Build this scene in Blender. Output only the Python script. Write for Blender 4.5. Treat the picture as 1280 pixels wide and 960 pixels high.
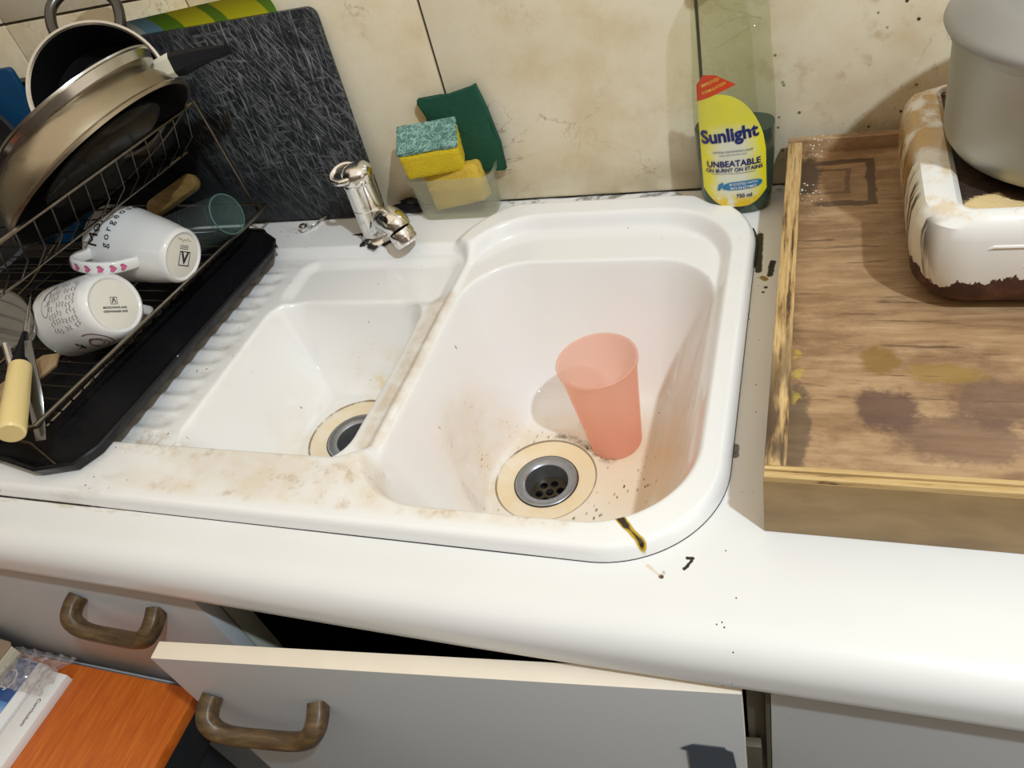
import bpy, bmesh, math, random
import numpy as np
from mathutils import Vector, Matrix, Quaternion
random.seed(7); rng = np.random.default_rng(7)
S = bpy.context.scene
COL = S.collection
for o in list(bpy.data.objects): bpy.data.objects.remove(o)

# ------------------------------------------------------------------ camera
cd = bpy.data.cameras.new('camera'); cam = bpy.data.objects.new('camera', cd); COL.objects.link(cam)
right = Vector((0.9352852295, 0.2712552399, -0.2272930583))
down = Vector((0.0284960960, -0.6979004926, -0.7156276091))
fwd = Vector((-0.3527456761, 0.6628389678, -0.6604657377))
Mw = Matrix((right, -down, -fwd)).transposed().to_4x4()
Mw.translation = Vector((0.26994986, -0.84744127, 0.50544243))
cam.matrix_world = Mw
cd.sensor_width = 36; cd.lens = 979.4546 / 1280 * 36; cd.clip_start = 0.02; cd.clip_end = 60
S.camera = cam
# ------------------------------------------------------------------ world and lights
W = bpy.data.worlds.new('room'); S.world = W; W.use_nodes = True
bg = W.node_tree.nodes['Background']; bg.inputs[0].default_value = (1.0, 0.85, 0.66, 1); bg.inputs[1].default_value = 0.98
def lamp(name, loc, power, color, size):
    l = bpy.data.lights.new(name, 'POINT'); l.energy = power; l.color = color; l.shadow_soft_size = size
    o = bpy.data.objects.new(name, l); COL.objects.link(o); o.location = loc; return o
lamp('ceiling_lamp', (0.93, -1.0, 1.55), 93, (0.76, 0.89, 1.0), 0.028)
S.view_settings.view_transform = 'Standard'; S.view_settings.look = 'None'
S.view_settings.exposure = 0.0; S.view_settings.gamma = 1; S.view_settings.use_curve_mapping = False

# ------------------------------------------------------------------ node helper
class N:
    def __init__(s, name):
        s.m = bpy.data.materials.new(name); s.m.use_nodes = True; s.t = s.m.node_tree
        s.p = s.t.nodes['Principled BSDF']; s.out = s.t.nodes['Material Output']
        s.coord = s.t.nodes.new('ShaderNodeTexCoord').outputs['Object']
    def new(s, ty, **kw):
        n = s.t.nodes.new(ty)
        for k, v in kw.items(): setattr(n, k, v)
        return n
    def put(s, sock, v):
        if isinstance(v, bpy.types.NodeSocket): s.t.links.new(v, sock)
        elif isinstance(v, (tuple, list)) and len(v) == 3 and sock.type == 'RGBA': sock.default_value = (*v, 1)
        else: sock.default_value = v
    def math(s, op, a, b=0.0, clamp=False):
        n = s.new('ShaderNodeMath', operation=op, use_clamp=clamp); s.put(n.inputs[0], a); s.put(n.inputs[1], b); return n.outputs[0]
    def vmath(s, op, a, b=(0, 0, 0)):
        n = s.new('ShaderNodeVectorMath', operation=op); s.put(n.inputs[0], a); s.put(n.inputs[1], b)
        return n.outputs['Value'] if op in ('LENGTH', 'DISTANCE', 'DOT_PRODUCT') else n.outputs[0]
    def xyz(s, v=None):
        n = s.new('ShaderNodeSeparateXYZ'); s.put(n.inputs[0], s.coord if v is None else v); return n.outputs
    def noise(s, scale, detail=3, rough=.5, stretch=None, vec=None, dist=0.0):
        v = s.coord if vec is None else vec
        if stretch: v = s.vmath('MULTIPLY', v, stretch)
        n = s.new('ShaderNodeTexNoise'); s.put(n.inputs['Vector'], v); n.inputs['Scale'].default_value = scale
        n.inputs['Detail'].default_value = detail; n.inputs['Roughness'].default_value = rough; n.inputs['Distortion'].default_value = dist
        return n.outputs[0]
    def voro(s, scale, feature='F1', stretch=None, vec=None, rnd=1.0):
        v = s.coord if vec is None else vec
        if stretch: v = s.vmath('MULTIPLY', v, stretch)
        n = s.new('ShaderNodeTexVoronoi', feature=feature); s.put(n.inputs['Vector'], v); n.inputs['Scale'].default_value = scale
        n.inputs['Randomness'].default_value = rnd
        return n.outputs['Distance']
    def ramp(s, f, *stops):
        n = s.new('ShaderNodeValToRGB'); s.put(n.inputs[0], f); e = n.color_ramp.elements
        while len(e) < len(stops): e.new(0.5)
        for el, (p, c) in zip(e, stops):
            el.position = p; el.color = (*(c if isinstance(c, (tuple, list)) else (c, c, c)), 1)
        return n.outputs[0]
    def step(s, f, a, b):            # smooth 0..1 between a and b (a may exceed b)
        n = s.new('ShaderNodeMapRange', interpolation_type='SMOOTHSTEP'); s.put(n.inputs[0], f)
        if a < b: v = (a, b, 0, 1)
        else: v = (b, a, 1, 0)
        for i in range(4): n.inputs[i + 1].default_value = v[i]
        return n.outputs[0]
    def mix(s, f, a, b):
        n = s.new('ShaderNodeMix', data_type='RGBA'); s.put(n.inputs[0], f); s.put(n.inputs[6], a); s.put(n.inputs[7], b); return n.outputs[2]
    def mul(s, *a):
        r = a[0]
        for b in a[1:]: r = s.math('MULTIPLY', r, b)
        return r
    def mx(s, *a):
        r = a[0]
        for b in a[1:]: r = s.math('MAXIMUM', r, b)
        return r
    def seg(s, p, q, v=None):        # distance to a line segment in the xy plane
        v = s.coord if v is None else v
        fl = s.vmath('MULTIPLY', v, (1, 1, 0)); d = (q[0] - p[0], q[1] - p[1], 0); L2 = d[0] ** 2 + d[1] ** 2
        rel = s.vmath('SUBTRACT', fl, (p[0], p[1], 0))
        t = s.math('MULTIPLY', s.vmath('DOT_PRODUCT', rel, d), 1 / L2, clamp=True)
        c = s.new('ShaderNodeCombineXYZ')
        for i in (0, 1): s.put(c.inputs[i], s.math('MULTIPLY', t, d[i]))
        return s.vmath('DISTANCE', rel, c.outputs[0])
    def bump(s, h, strength=.3, dist=.001):
        n = s.new('ShaderNodeBump'); s.put(n.inputs['Height'], h); n.inputs['Strength'].default_value = strength; n.inputs['Distance'].default_value = dist
        s.t.links.new(n.outputs[0], s.p.inputs['Normal'])
    def fin(s, color=None, rough=None, metal=None, **kw):
        if color is not None: s.put(s.p.inputs['Base Color'], color)
        if rough is not None: s.put(s.p.inputs['Roughness'], rough)
        if metal is not None: s.put(s.p.inputs['Metallic'], metal)
        for k, v in kw.items(): s.put(s.p.inputs[k.replace('_', ' ')], v)
        return s.m

def plain(name, c, rough=.5, metal=0, var=.08, scale=60, bump=0, **kw):
    n = N(name); d = tuple(x * (1 - var) for x in c)
    f = n.noise(scale, 4, .6)
    if bump: n.bump(f, bump)
    return n.fin(n.mix(f, c, d), rough, metal, **kw)
def thin(name, c, alpha, rough=.1, trans=0.0, tint=(1, 1, 1)):
    """thin see-through sheet: share `alpha` of glossy/diffuse surface over a tinted clear one"""
    n = N(name); n.fin(c, rough)
    tr = n.new('ShaderNodeBsdfTransparent'); n.put(tr.inputs[0], tint)
    src = n.p.outputs[0]
    if trans:
        tl = n.new('ShaderNodeBsdfTranslucent'); n.put(tl.inputs[0], c)
        m2 = n.new('ShaderNodeMixShader'); m2.inputs[0].default_value = trans
        n.t.links.new(src, m2.inputs[1]); n.t.links.new(tl.outputs[0], m2.inputs[2]); src = m2.outputs[0]
    ms = n.new('ShaderNodeMixShader'); n.put(ms.inputs[0], alpha)
    n.t.links.new(tr.outputs[0], ms.inputs[1]); n.t.links.new(src, ms.inputs[2]); n.t.links.new(ms.outputs[0], n.out.inputs[0])
    return n.m

# ------------------------------------------------------------------ mesh helpers
def link(name, me, mat, parent=None, smooth=True):
    me.materials.clear()
    for m in (mat if isinstance(mat, (list, tuple)) else [mat]): me.materials.append(m)
    o = bpy.data.objects.new(name, me); COL.objects.link(o)
    if parent: o.parent = parent
    if smooth: me.shade_smooth()
    return o
def obj(name, bm, mat, parent=None, smooth=True, sharp=35):
    bmesh.ops.recalc_face_normals(bm, faces=bm.faces[:])
    me = bpy.data.meshes.new(name); bm.to_mesh(me); bm.free()
    o = link(name, me, mat, parent, smooth)
    if smooth and sharp: me.set_sharp_from_angle(angle=math.radians(sharp))
    return o
def thing(name, label, cat, loc=(0, 0, 0), group=None):
    o = bpy.data.objects.new(name, None); COL.objects.link(o); o.location = loc; o.empty_display_size = .03
    return tag(o, label, cat, group)
def tag(o, label, cat, group=None):
    o['label'] = label; o['category'] = cat
    if group: o['group'] = group
    return o
def struct(o): o['kind'] = 'structure'; return o
def stuff(o): o['kind'] = 'stuff'; return o
def T(bm, fn, start=0):
    for v in bm.verts[start:] if start else bm.verts: v.co = fn(v.co)
def box(bm, x0, x1, y0, y1, z0, z1, bev=0, seg=2):
    b = bmesh.new(); bmesh.ops.create_cube(b, size=1)
    for v in b.verts: v.co = Vector(((x0 + x1) / 2 + v.co.x * (x1 - x0), (y0 + y1) / 2 + v.co.y * (y1 - y0), (z0 + z1) / 2 + v.co.z * (z1 - z0)))
    if bev: bmesh.ops.bevel(b, geom=b.edges[:], offset=bev, segments=seg, affect='EDGES', profile=.5)
    merge(bm, b)
def merge(bm, b, mat=None):
    if mat is not None: bmesh.ops.transform(b, matrix=mat, verts=b.verts[:])
    me = bpy.data.meshes.new('tmp'); b.to_mesh(me); b.free(); bm.from_mesh(me); bpy.data.meshes.remove(me)
def boxo(name, mat, dims, parent=None, bev=.001, **kw):
    bm = bmesh.new(); box(bm, *dims, bev=bev); return obj(name, bm, mat, parent, **kw)
def rings(bm, R, closed=True, cap0=False, cap1=False):
    vs = [[bm.verts.new(p) for p in r] for r in R]; n = len(vs[0])
    for a, b in zip(vs, vs[1:]):
        for i in range(n if closed else n - 1):
            j = (i + 1) % n; bm.faces.new((a[i], a[j], b[j], b[i]))
    if cap0: bm.faces.new(vs[0][::-1])
    if cap1: bm.faces.new(vs[-1])
    return vs
def lathe(bm, prof, seg=48, mat=None):
    b = bmesh.new()
    cap0 = prof[0][0] < 1e-6; cap1 = prof[-1][0] < 1e-6
    p = prof[1 if cap0 else 0: len(prof) - (1 if cap1 else 0)]
    vs = rings(b, [[(r * math.cos(2 * math.pi * i / seg), r * math.sin(2 * math.pi * i / seg), z) for i in range(seg)] for r, z in p])
    if cap0:
        c = b.verts.new((0, 0, prof[0][1]))
        for i in range(seg): b.faces.new((c, vs[0][(i + 1) % seg], vs[0][i]))
    if cap1:
        c = b.verts.new((0, 0, prof[-1][1]))
        for i in range(seg): b.faces.new((c, vs[-1][i], vs[-1][(i + 1) % seg]))
    merge(bm, b, mat)
def tube(bm, pts, r, seg=8, closed=False):
    P = [Vector(p) for p in pts]; n = len(P); R = []; rr = r if isinstance(r, (list, tuple)) else [r] * n
    up = None
    for i in range(n):
        a = P[(i - 1) % n] if (closed or i) else P[0]; c = P[(i + 1) % n] if (closed or i < n - 1) else P[-1]
        t = (c - a).normalized()
        if up is None: up = t.orthogonal().normalized()
        up = (up - t * up.dot(t)).normalized(); w = t.cross(up)
        R.append([P[i] + (up * math.cos(2 * math.pi * k / seg) + w * math.sin(2 * math.pi * k / seg)) * rr[i] for k in range(seg)])
    if closed: R.append(R[0])
    b = bmesh.new(); rings(b, R, True, not closed, not closed)
    if closed: bmesh.ops.remove_doubles(b, verts=b.verts[:], dist=1e-7)
    merge(bm, b)
def arc(c, r, a0, a1, n, u=(1, 0, 0), v=(0, 0, 1)):
    c = Vector(c); u = Vector(u); v = Vector(v)
    return [c + u * r * math.cos(a0 + (a1 - a0) * i / (n - 1)) + v * r * math.sin(a0 + (a1 - a0) * i / (n - 1)) for i in range(n)]
def spline(pts, n):
    P = [Vector(p) for p in pts]; P = [P[0] * 2 - P[1]] + P + [P[-1] * 2 - P[-2]]; out = []
    for i in range(1, len(P) - 2):
        for k in range(n):
            t = k / n; a, b, c, d = P[i - 1:i + 3]
            out.append(.5 * ((2 * b) + (c - a) * t + (2 * a - 5 * b + 4 * c - d) * t * t + (3 * b - a - 3 * c + d) * t ** 3))
    out.append(P[-2]); return out
def rrect(x0, x1, y0, y1, r, n=6):
    out = []
    for cx, cy, a in ((x1 - r, y1 - r, 0), (x0 + r, y1 - r, 1), (x0 + r, y0 + r, 2), (x1 - r, y0 + r, 3)):
        for k in range(n + 1):
            t = (a + k / n) * math.pi / 2; out.append((cx + r * math.cos(t), cy + r * math.sin(t)))
    return out
def slab(bm, outline, z0, z1, bev=0):
    b = bmesh.new(); f = b.faces.new([b.verts.new((x, y, z0)) for x, y in outline])
    r = bmesh.ops.extrude_face_region(b, geom=[f])
    for v in r['geom']:
        if isinstance(v, bmesh.types.BMVert): v.co.z = z1
    bmesh.ops.recalc_face_normals(b, faces=b.faces[:])
    if bev:
        es = [e for e in b.edges if abs(e.verts[0].co.z - e.verts[1].co.z) < 1e-7]
        bmesh.ops.bevel(b, geom=es, offset=bev, segments=2, affect='EDGES', profile=.5)
    merge(bm, b)
def frame(origin, zdir, xhint=(1, 0, 0)):
    z = Vector(zdir).normalized(); x = Vector(xhint); x = (x - z * x.dot(z)).normalized(); y = z.cross(x)
    m = Matrix((x, y, z)).transposed().to_4x4(); m.translation = Vector(origin); return m
def text_bm(s, size, align='CENTER', bold=0.0, sx=1.0, cuts=False):
    cu = bpy.data.curves.new('t', 'FONT'); cu.body = s; cu.size = size; cu.align_x = align; cu.align_y = 'CENTER'; cu.offset = bold; cu.resolution_u = 3
    o = bpy.data.objects.new('t', cu); COL.objects.link(o); bpy.context.view_layer.update()
    me = o.to_mesh(); b = bmesh.new(); b.from_mesh(me); o.to_mesh_clear(); bpy.data.objects.remove(o); bpy.data.curves.remove(cu)
    for v in b.verts: v.co.x *= sx
    return b
def wrap(name, b, fn, mat, parent, sub=0):
    """push a flat mesh (print, label) through fn(x, y) -> point on the surface it is printed on"""
    bmesh.ops.triangulate(b, faces=b.faces[:])
    if sub: bmesh.ops.subdivide_edges(b, edges=b.edges[:], cuts=sub, use_grid_fill=True); bmesh.ops.triangulate(b, faces=b.faces[:])
    for v in b.verts: v.co = Vector(fn(v.co.x, v.co.y))
    me = bpy.data.meshes.new(name); b.to_mesh(me); b.free(); return link(name, me, mat, parent, False)
def poly(pts):
    b = bmesh.new(); b.faces.new([b.verts.new((x, y, 0)) for x, y in pts]); return b
def gridpoly(inside, x0, x1, y0, y1, nx, ny):
    """grid patch clipped to a convex outline given as y-range function of x"""
    b = bmesh.new(); R = []
    for i in range(nx + 1):
        x = x0 + (x1 - x0) * i / nx; lo, hi = inside(x)
        R.append([b.verts.new((x, lo + (hi - lo) * j / ny, 0)) for j in range(ny + 1)])
    for i in range(nx):
        for j in range(ny): b.faces.new((R[i][j], R[i + 1][j], R[i + 1][j + 1], R[i][j + 1]))
    bmesh.ops.remove_doubles(b, verts=b.verts[:], dist=1e-7); return b
def ribbon(b, pts, w):
    P = [Vector((p[0], p[1], 0)) for p in pts]; L = []; 
    for i in range(len(P)):
        t = (P[min(i + 1, len(P) - 1)] - P[max(i - 1, 0)]); t.normalize(); nrm = Vector((-t.y, t.x, 0)) * w / 2
        L.append((b.verts.new(P[i] + nrm), b.verts.new(P[i] - nrm)))
    for a, c in zip(L, L[1:]): b.faces.new((a[0], a[1], c[1], c[0]))

# ------------------------------------------------------------------ materials
def m_tile():
    n = N('cream_marble_tile'); info = n.new('ShaderNodeObjectInfo'); v = n.vmath('ADD', n.coord, n.vmath('MULTIPLY', (1, 1, 1), (0, 0, 0)))
    off = n.new('ShaderNodeCombineXYZ'); n.put(off.inputs[0], n.math('MULTIPLY', info.outputs['Random'], 30)); v = n.vmath('ADD', n.coord, off.outputs[0])
    c = n.ramp(n.noise(7, 6, .6, vec=v), (.3, (.66, .53, .33)), (.5, (.78, .69, .50)), (.7, (.83, .76, .61)))
    vein = n.noise(9, 5, .65, vec=v, dist=.6); vd = n.math('ABSOLUTE', n.math('SUBTRACT', vein, .5))
    vm = n.mul(n.step(vd, .009, .0), n.step(n.noise(6, 3, vec=v), .50, .62))
    c = n.mix(n.mul(vm, .6), c, (.33, .21, .10))
    P = n.new('ShaderNodeNewGeometry').outputs['Position']; X = n.xyz(P)
    rust = n.mul(n.step(n.noise(26, 4, .7, vec=P), .52, .66), n.step(X[0], -.1, .45), .5)
    c = n.mix(rust, c, (.45, .30, .13))
    low = n.mul(n.step(X[2], .10, .0), n.step(n.noise(20, 4, vec=P), .45, .7), .35)
    c = n.mix(low, c, (.42, .33, .18))
    sp = n.mul(n.step(n.voro(75, vec=P), .17, .09), n.step(n.noise(9, 2, vec=P), .42, .56), n.step(X[0], .1, .30))
    c = n.mix(sp, c, (.05, .035, .02))
    sp2 = n.mul(n.step(n.voro(30, vec=P), .06, .035), n.step(X[0], .1, .3)); c = n.mix(sp2, c, (.04, .03, .02))
    n.bump(n.noise(14, 4, vec=v), .05)
    return n.fin(c, n.ramp(n.noise(30, 3), (.3, .18), (.7, .34)))
M = {}
M['tile'] = m_tile()
M['grout'] = plain('dark_grout', (.11, .085, .065), .9, var=.5, scale=120)
def m_sink():
    n = N('stained_white_ceramic'); X = n.xyz()
    c0 = (.84, .835, .82)
    big, small = (-.005, -.323, -.165), (-.232, -.322, -.11)
    fine = n.noise(90, 5, .7); mid = n.noise(22, 5, .65); co = n.noise(9, 4, .6)
    below = n.step(X[2], -.02, -.09)
    flat = n.vmath('MULTIPLY', n.coord, (1, 1, 0)); dB = n.vmath('DISTANCE', flat, (big[0], big[1], 0)); dS = n.vmath('DISTANCE', flat, (small[0], small[1], 0))
    # tan halo round both drains
    halo = n.mul(n.step(dB, .125, .05), n.ramp(mid, (.35, .25), (.6, .9)), below)
    haloS = n.mul(n.step(dS, .13, .05), n.ramp(mid, (.4, .1), (.65, .7)), below)
    dC = n.vmath('DISTANCE', n.coord, (.10, -.30, -.165))
    side = n.mul(n.step(dC, .16, .03), .65, below)
    c = n.mix(n.mx(n.mul(halo, .75), n.mul(haloS, .6), side), c0, (.74, .57, .33))
    dY = n.vmath('DISTANCE', n.coord, (-.20, -.245, -.11))
    c = n.mix(n.mul(n.step(dY, .07, .01), n.step(mid, .42, .62), below, .8), c, (.72, .56, .26))
    # overflow ring collar
    ring = n.mul(n.step(dB, .060, .0565), n.step(dB, .030, .034), below); ringS = n.mul(n.step(dS, .060, .0565), n.step(dS, .030, .034), below)
    c = n.mix(n.mul(n.mx(ring, ringS), n.ramp(mid, (.3, .35), (.7, .95))), c, (.80, .64, .38))
    line = n.mx(n.mul(n.step(dB, .0565, .0575), n.step(dB, .0595, .0583)), n.mul(n.step(dS, .0565, .0575), n.step(dS, .0595, .0583)))
    c = n.mix(n.mul(line, below, n.step(mid, .30, .52), .8), c, (.13, .08, .04))
    # dark specks and smears where the cup has stood
    sv = n.voro(210, stretch=(1, .45, 1)); spk = n.mul(n.step(sv, .30, .16), n.step(mid, .47, .6))
    dR = n.vmath('DISTANCE', n.coord, (.075, -.335, -.165)); dT = n.vmath('DISTANCE', n.coord, (.035, -.272, -.165))
    reg = n.mx(n.step(dR, .085, .02), n.step(dT, .06, .01), n.mul(n.step(dB, .10, .065), .7)); reg = n.mul(reg, n.step(dB, .056, .062), below)
    c = n.mix(n.mul(spk, reg), c, (.06, .035, .02))
    smear = n.mul(n.seg((.0, -.262), (.062, -.285)), 1.0); smear = n.mul(n.step(smear, .014, .002), n.step(fine, .38, .58), below, n.step(dB, .058, .064))
    c = n.mix(n.mul(smear, .85), c, (.10, .055, .02))
    # faint scratches left of the drain
    scr = n.mul(n.step(n.noise(60, 2, .5, stretch=(1, .12, 1)), .66, .72), n.step(n.vmath('DISTANCE', n.coord, (-.075, -.285, -.165)), .045, .02), below)
    c = n.mix(n.mul(scr, .7), c, (.35, .26, .14))
    # specks in the small bowl
    s2 = n.mul(n.step(n.voro(260), .25, .1), n.step(mid, .5, .62), n.step(n.vmath('DISTANCE', n.coord, (-.23, -.20, -.1)), .075, .02), n.step(X[2], -.03, -.07))
    c = n.mix(n.mul(s2, .8), c, (.30, .24, .14))
    # dirty front ledge, divider top
    up = n.step(X[2], -.03, -.012)
    led = n.mul(n.step(X[1], -.440, -.455), n.step(X[1], -.519, -.508), n.step(X[0], -.42, -.28), n.step(X[0], .14, .06), up)
    c = n.mix(n.mul(led, n.ramp(mid, (.35, .12), (.62, .85)), .62), c, (.70, .55, .34))
    spl = n.mul(led, n.step(n.noise(48, 4, .7), .54, .74)); c = n.mix(n.mul(spl, .5), c, (.46, .30, .15))
    dv = n.mul(n.step(n.seg((-.127, -.20), (-.124, -.42)), .020, .008), n.step(X[2], -.03, -.016))
    c = n.mix(n.mul(dv, n.ramp(n.noise(40, 4, .7), (.35, .3), (.62, .9)), .75), c, (.56, .43, .27))
    # grime on the fluted drainer
    dr = n.mul(n.step(X[0], -.34, -.37), n.step(n.voro(95, stretch=(1, 1, .1)), .14, .06), n.step(mid, .46, .6))
    c = n.mix(dr, c, (.07, .05, .035))
    dr2 = n.mul(n.step(n.seg((-.40, -.44), (-.33, -.455)), .03, .0), n.step(fine, .45, .62)); c = n.mix(n.mul(dr2, .6), c, (.5, .38, .2))
    fl = n.mul(n.step(X[0], -.345, -.38), n.step(n.noise(50, 4, .6, stretch=(.3, 1, 1)), .5, .7), .35); c = n.mix(fl, c, (.55, .5, .42))
    # burnt streak across the front rim
    wob = n.math('MULTIPLY', n.math('SUBTRACT', n.noise(60, 2), .5), .004)
    bd = n.math('ADD', n.seg((.127, -.4865), (.1575, -.5165)), wob)
    bm_ = n.mul(n.step(bd, .0040, .0028), up); c = n.mix(bm_, c, (.50, .33, .02))
    bk = n.mul(n.step(n.math('ADD', bd, wob), .0026, .0012), up, n.step(n.noise(60, 2), .30, .36)); c = n.mix(bk, c, (.03, .015, .008))
    # stray dots everywhere
    dots = n.mul(n.step(n.voro(28, stretch=(1, 1, .3)), .045, .03), n.step(co, .45, .6)); c = n.mix(n.mul(dots, .8), c, (.22, .13, .06))
    r = n.ramp(mid, (.3, .10), (.7, .2))
    return n.fin(c, r, Coat_Weight=.3, Coat_Roughness=.05)
M['sink'] = m_sink()
def m_counter():
    n = N('white_laminate'); c = n.mix(n.noise(12, 4), (.80, .80, .785), (.75, .75, .73)); X = n.xyz()
    w = n.math('MULTIPLY', n.math('SUBTRACT', n.noise(150, 3), .5), .003)
    def mark(p, q, r, col, k=1.0):
        nonlocal c
        d = n.math('ADD', n.seg(p, q), w); c = n.mix(n.mul(n.step(d, r * 1.25, r * .75), k), c, col)
    blk = (.02, .015, .012)
    mark((.1908, -.5245), (.1935, -.5195), .0012, blk); mark((.1905, -.5175), (.194, -.5170), .0012, blk); mark((.1892, -.5265), (.1908, -.5245), .0014, blk)
    mark((.1728, -.5352), (.1738, -.5357), .0017, (.10, .04, .02)); mark((.1625, -.5275), (.172, -.5345), .0014, (.62, .47, .28), .5)
    mark((.1748, -.5318), (.1750, -.5320), .0012, (.45, .42, .34), .8)
    mark((.2325, -.150), (.2312, -.172), .0030, blk); mark((.224, -.176), (.227, -.179), .003, (.30, .20, .05))
    mark((.2175, -.100), (.2195, -.165), .0035, blk)
    mark((.228, -.192), (.2285, -.1925), .002, blk); mark((.226, -.20), (.2262, -.2002), .0014, blk)
    mark((.216, -.405), (.2165, -.415), .0028, blk, .8)
    dots = n.mul(n.step(n.voro(120), .10, .06), n.step(X[0], .210, .216), n.step(X[0], .236, .228)); c = n.mix(dots, c, blk)
    # scuffed strip along the sink's front edge at the left
    st = n.mul(n.step(X[1], -.538, -.534), n.step(X[0], -.28, -.36), n.step(n.noise(45, 5, .7, stretch=(.5, 2, 1)), .48, .56))
    c = n.mix(n.mul(st, .7), c, (.62, .57, .45))
    back = n.mul(n.step(X[1], -.022, -.006), n.step(n.noise(60, 4, .7, stretch=(.6, 1, 1)), .5, .6)); c = n.mix(n.mul(back, .7), c, (.08, .06, .04))
    return n.fin(c, .28)
M['counter'] = m_counter()
M['black_seal'] = plain('blackened_sealant', (.03, .025, .02), .8, var=.6, scale=200)
def m_cab(name='pale_grey_laminate'):
    n = N(name); c = n.mix(n.noise(6, 4), (.46, .475, .475), (.52, .515, .505)); c = n.mix(n.step(n.voro(26), .03, .018), c, (.15, .12, .1))
    return n.fin(c, .42)
M['cab'] = m_cab()
M['cabedge'] = plain('cream_edge', (.80, .71, .58), .6, var=.12, scale=30)
M['dark_wood'] = plain('dark_carcass', (.10, .085, .05), .6, var=.4, scale=25)
M['void'] = plain('unlit_board', (.012, .009, .008), .95, Specular_IOR_Level=.1)  # near-black colour paints in the shade of the cabinet interiors
def m_wood(name, cols, sc=14, stretch=(1, 9, 9), rough=.55, bump=.15, extra=None):
    n = N(name); g = n.noise(sc, 6, .65, stretch=stretch, dist=.4); c = n.ramp(g, (.28, cols[0]), (.5, cols[1]), (.72, cols[2]))
    if extra: c = extra(n, c)
    n.bump(g, bump); return n.fin(c, rough)
M['handle'] = m_wood('brown_wood_handle', [(.035, .021, .009), (.085, .05, .02), (.16, .10, .042)], 30, (1, 6, 6), .4)
M['orange'] = m_wood('orange_wood_veneer', [(.40, .075, .006), (.52, .115, .010), (.62, .17, .02)], 24, (9, .8, 1), .38, .05)
def boardx(n, c):
    X = n.xyz()
    def spot(p, r, col, k, th=.65):
        nonlocal c
        d = n.vmath('DISTANCE', n.vmath('MULTIPLY', n.vmath('SUBTRACT', n.coord, (p[0], p[1], 0)), (1 / r[0], 1 / r[1], 0)), (0, 0, 0))
        c = n.mix(n.mul(n.step(n.math('ADD', d, n.math('MULTIPLY', n.math('SUBTRACT', n.noise(60, 6, .75), .5), 1.5)), 1.05, th), k), c, col)
    c = n.mix(n.mul(n.step(n.noise(14, 6, .7, stretch=(.7, 1.3, 1)), .44, .64), .65), c, (.17, .085, .04))
    spot((.325, -.405), (.024, .026), (.09, .045, .035), .8); spot((.37, -.43), (.05, .028), (.13, .07, .05), .6); spot((.395, -.395), (.03, .03), (.13, .07, .05), .6)
    spot((.322, -.352), (.016, .018), (.22, .12, .02), .8); spot((.365, -.365), (.03, .012), (.28, .17, .03), .7)
    spot((.262, -.43), (.012, .06), (.07, .05, .035), .7); spot((.262, -.07), (.016, .05), (.05, .03, .02), .9)
    yl = n.mul(n.step(n.seg((.263, -.40), (.263, -.33)), .006, .001), n.step(n.noise(80, 3), .48, .58)); c = n.mix(n.mul(yl, .8), c, (.50, .36, .06))
    # square burnt imprint left by a stove foot
    def sq(cx, cy, hx, hy, w, k):
        nonlocal c
        ax = n.math('SUBTRACT', n.math('ABSOLUTE', n.math('SUBTRACT', X[0], cx)), hx); ay = n.math('SUBTRACT', n.math('ABSOLUTE', n.math('SUBTRACT', X[1], cy)), hy)
        d = n.math('ABSOLUTE', n.math('ADD', n.math('MAXIMUM', ax, ay), n.math('MULTIPLY', n.math('SUBTRACT', n.noise(55, 4, .7), .5), .010))); c = n.mix(n.mul(n.step(d, w, w * .6), n.step(X[0], .265, .275), k), c, (.06, .035, .02))
    sq(.290, -.085, .034, .040, .0055, .85); sq(.285, -.083, .017, .022, .003, .6)
    bits = n.mul(n.step(n.voro(210), .28, .18), n.step(n.noise(30, 3), .52, .6), n.step(X[0], .30, .262), n.step(X[1], -.16, -.1)); c = n.mix(bits, c, (.8, .78, .74))
    scr = n.mul(n.step(n.noise(90, 5, .7, stretch=(.13, 1.8, 1)), .58, .68), .75); c = n.mix(scr, c, (.08, .04, .02))
    return c
M['box'] = m_wood('stained_plywood', [(.22, .125, .06), (.38, .235, .12), (.50, .34, .19)], 13, (1, 7, 4), .45, .15, boardx)
def m_ply():
    n = N('plywood_edge'); X = n.xyz()
    g = n.noise(30, 5, .7, stretch=(9, .5, 3)); c = n.ramp(g, (.36, (.06, .03, .012)), (.46, (.42, .26, .10)), (.6, (.62, .43, .19)), (.75, (.30, .18, .08)))
    c = n.mix(n.mul(n.step(X[1], -.26, -.44), n.step(n.noise(30, 4, stretch=(2, .5, 1)), .42, .56), .9), c, (.045, .02, .01)); return n.fin(c, .6)
M['ply_side'] = m_ply()
def m_ply2():
    n = N('plywood_edge_front'); g = n.noise(18, 5, .7, stretch=(.8, 16, 6)); c = n.ramp(g, (.33, (.10, .05, .02)), (.42, (.50, .33, .13)), (.65, (.66, .47, .22))); return n.fin(c, .6)
M['ply_front'] = m_ply2()
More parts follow.
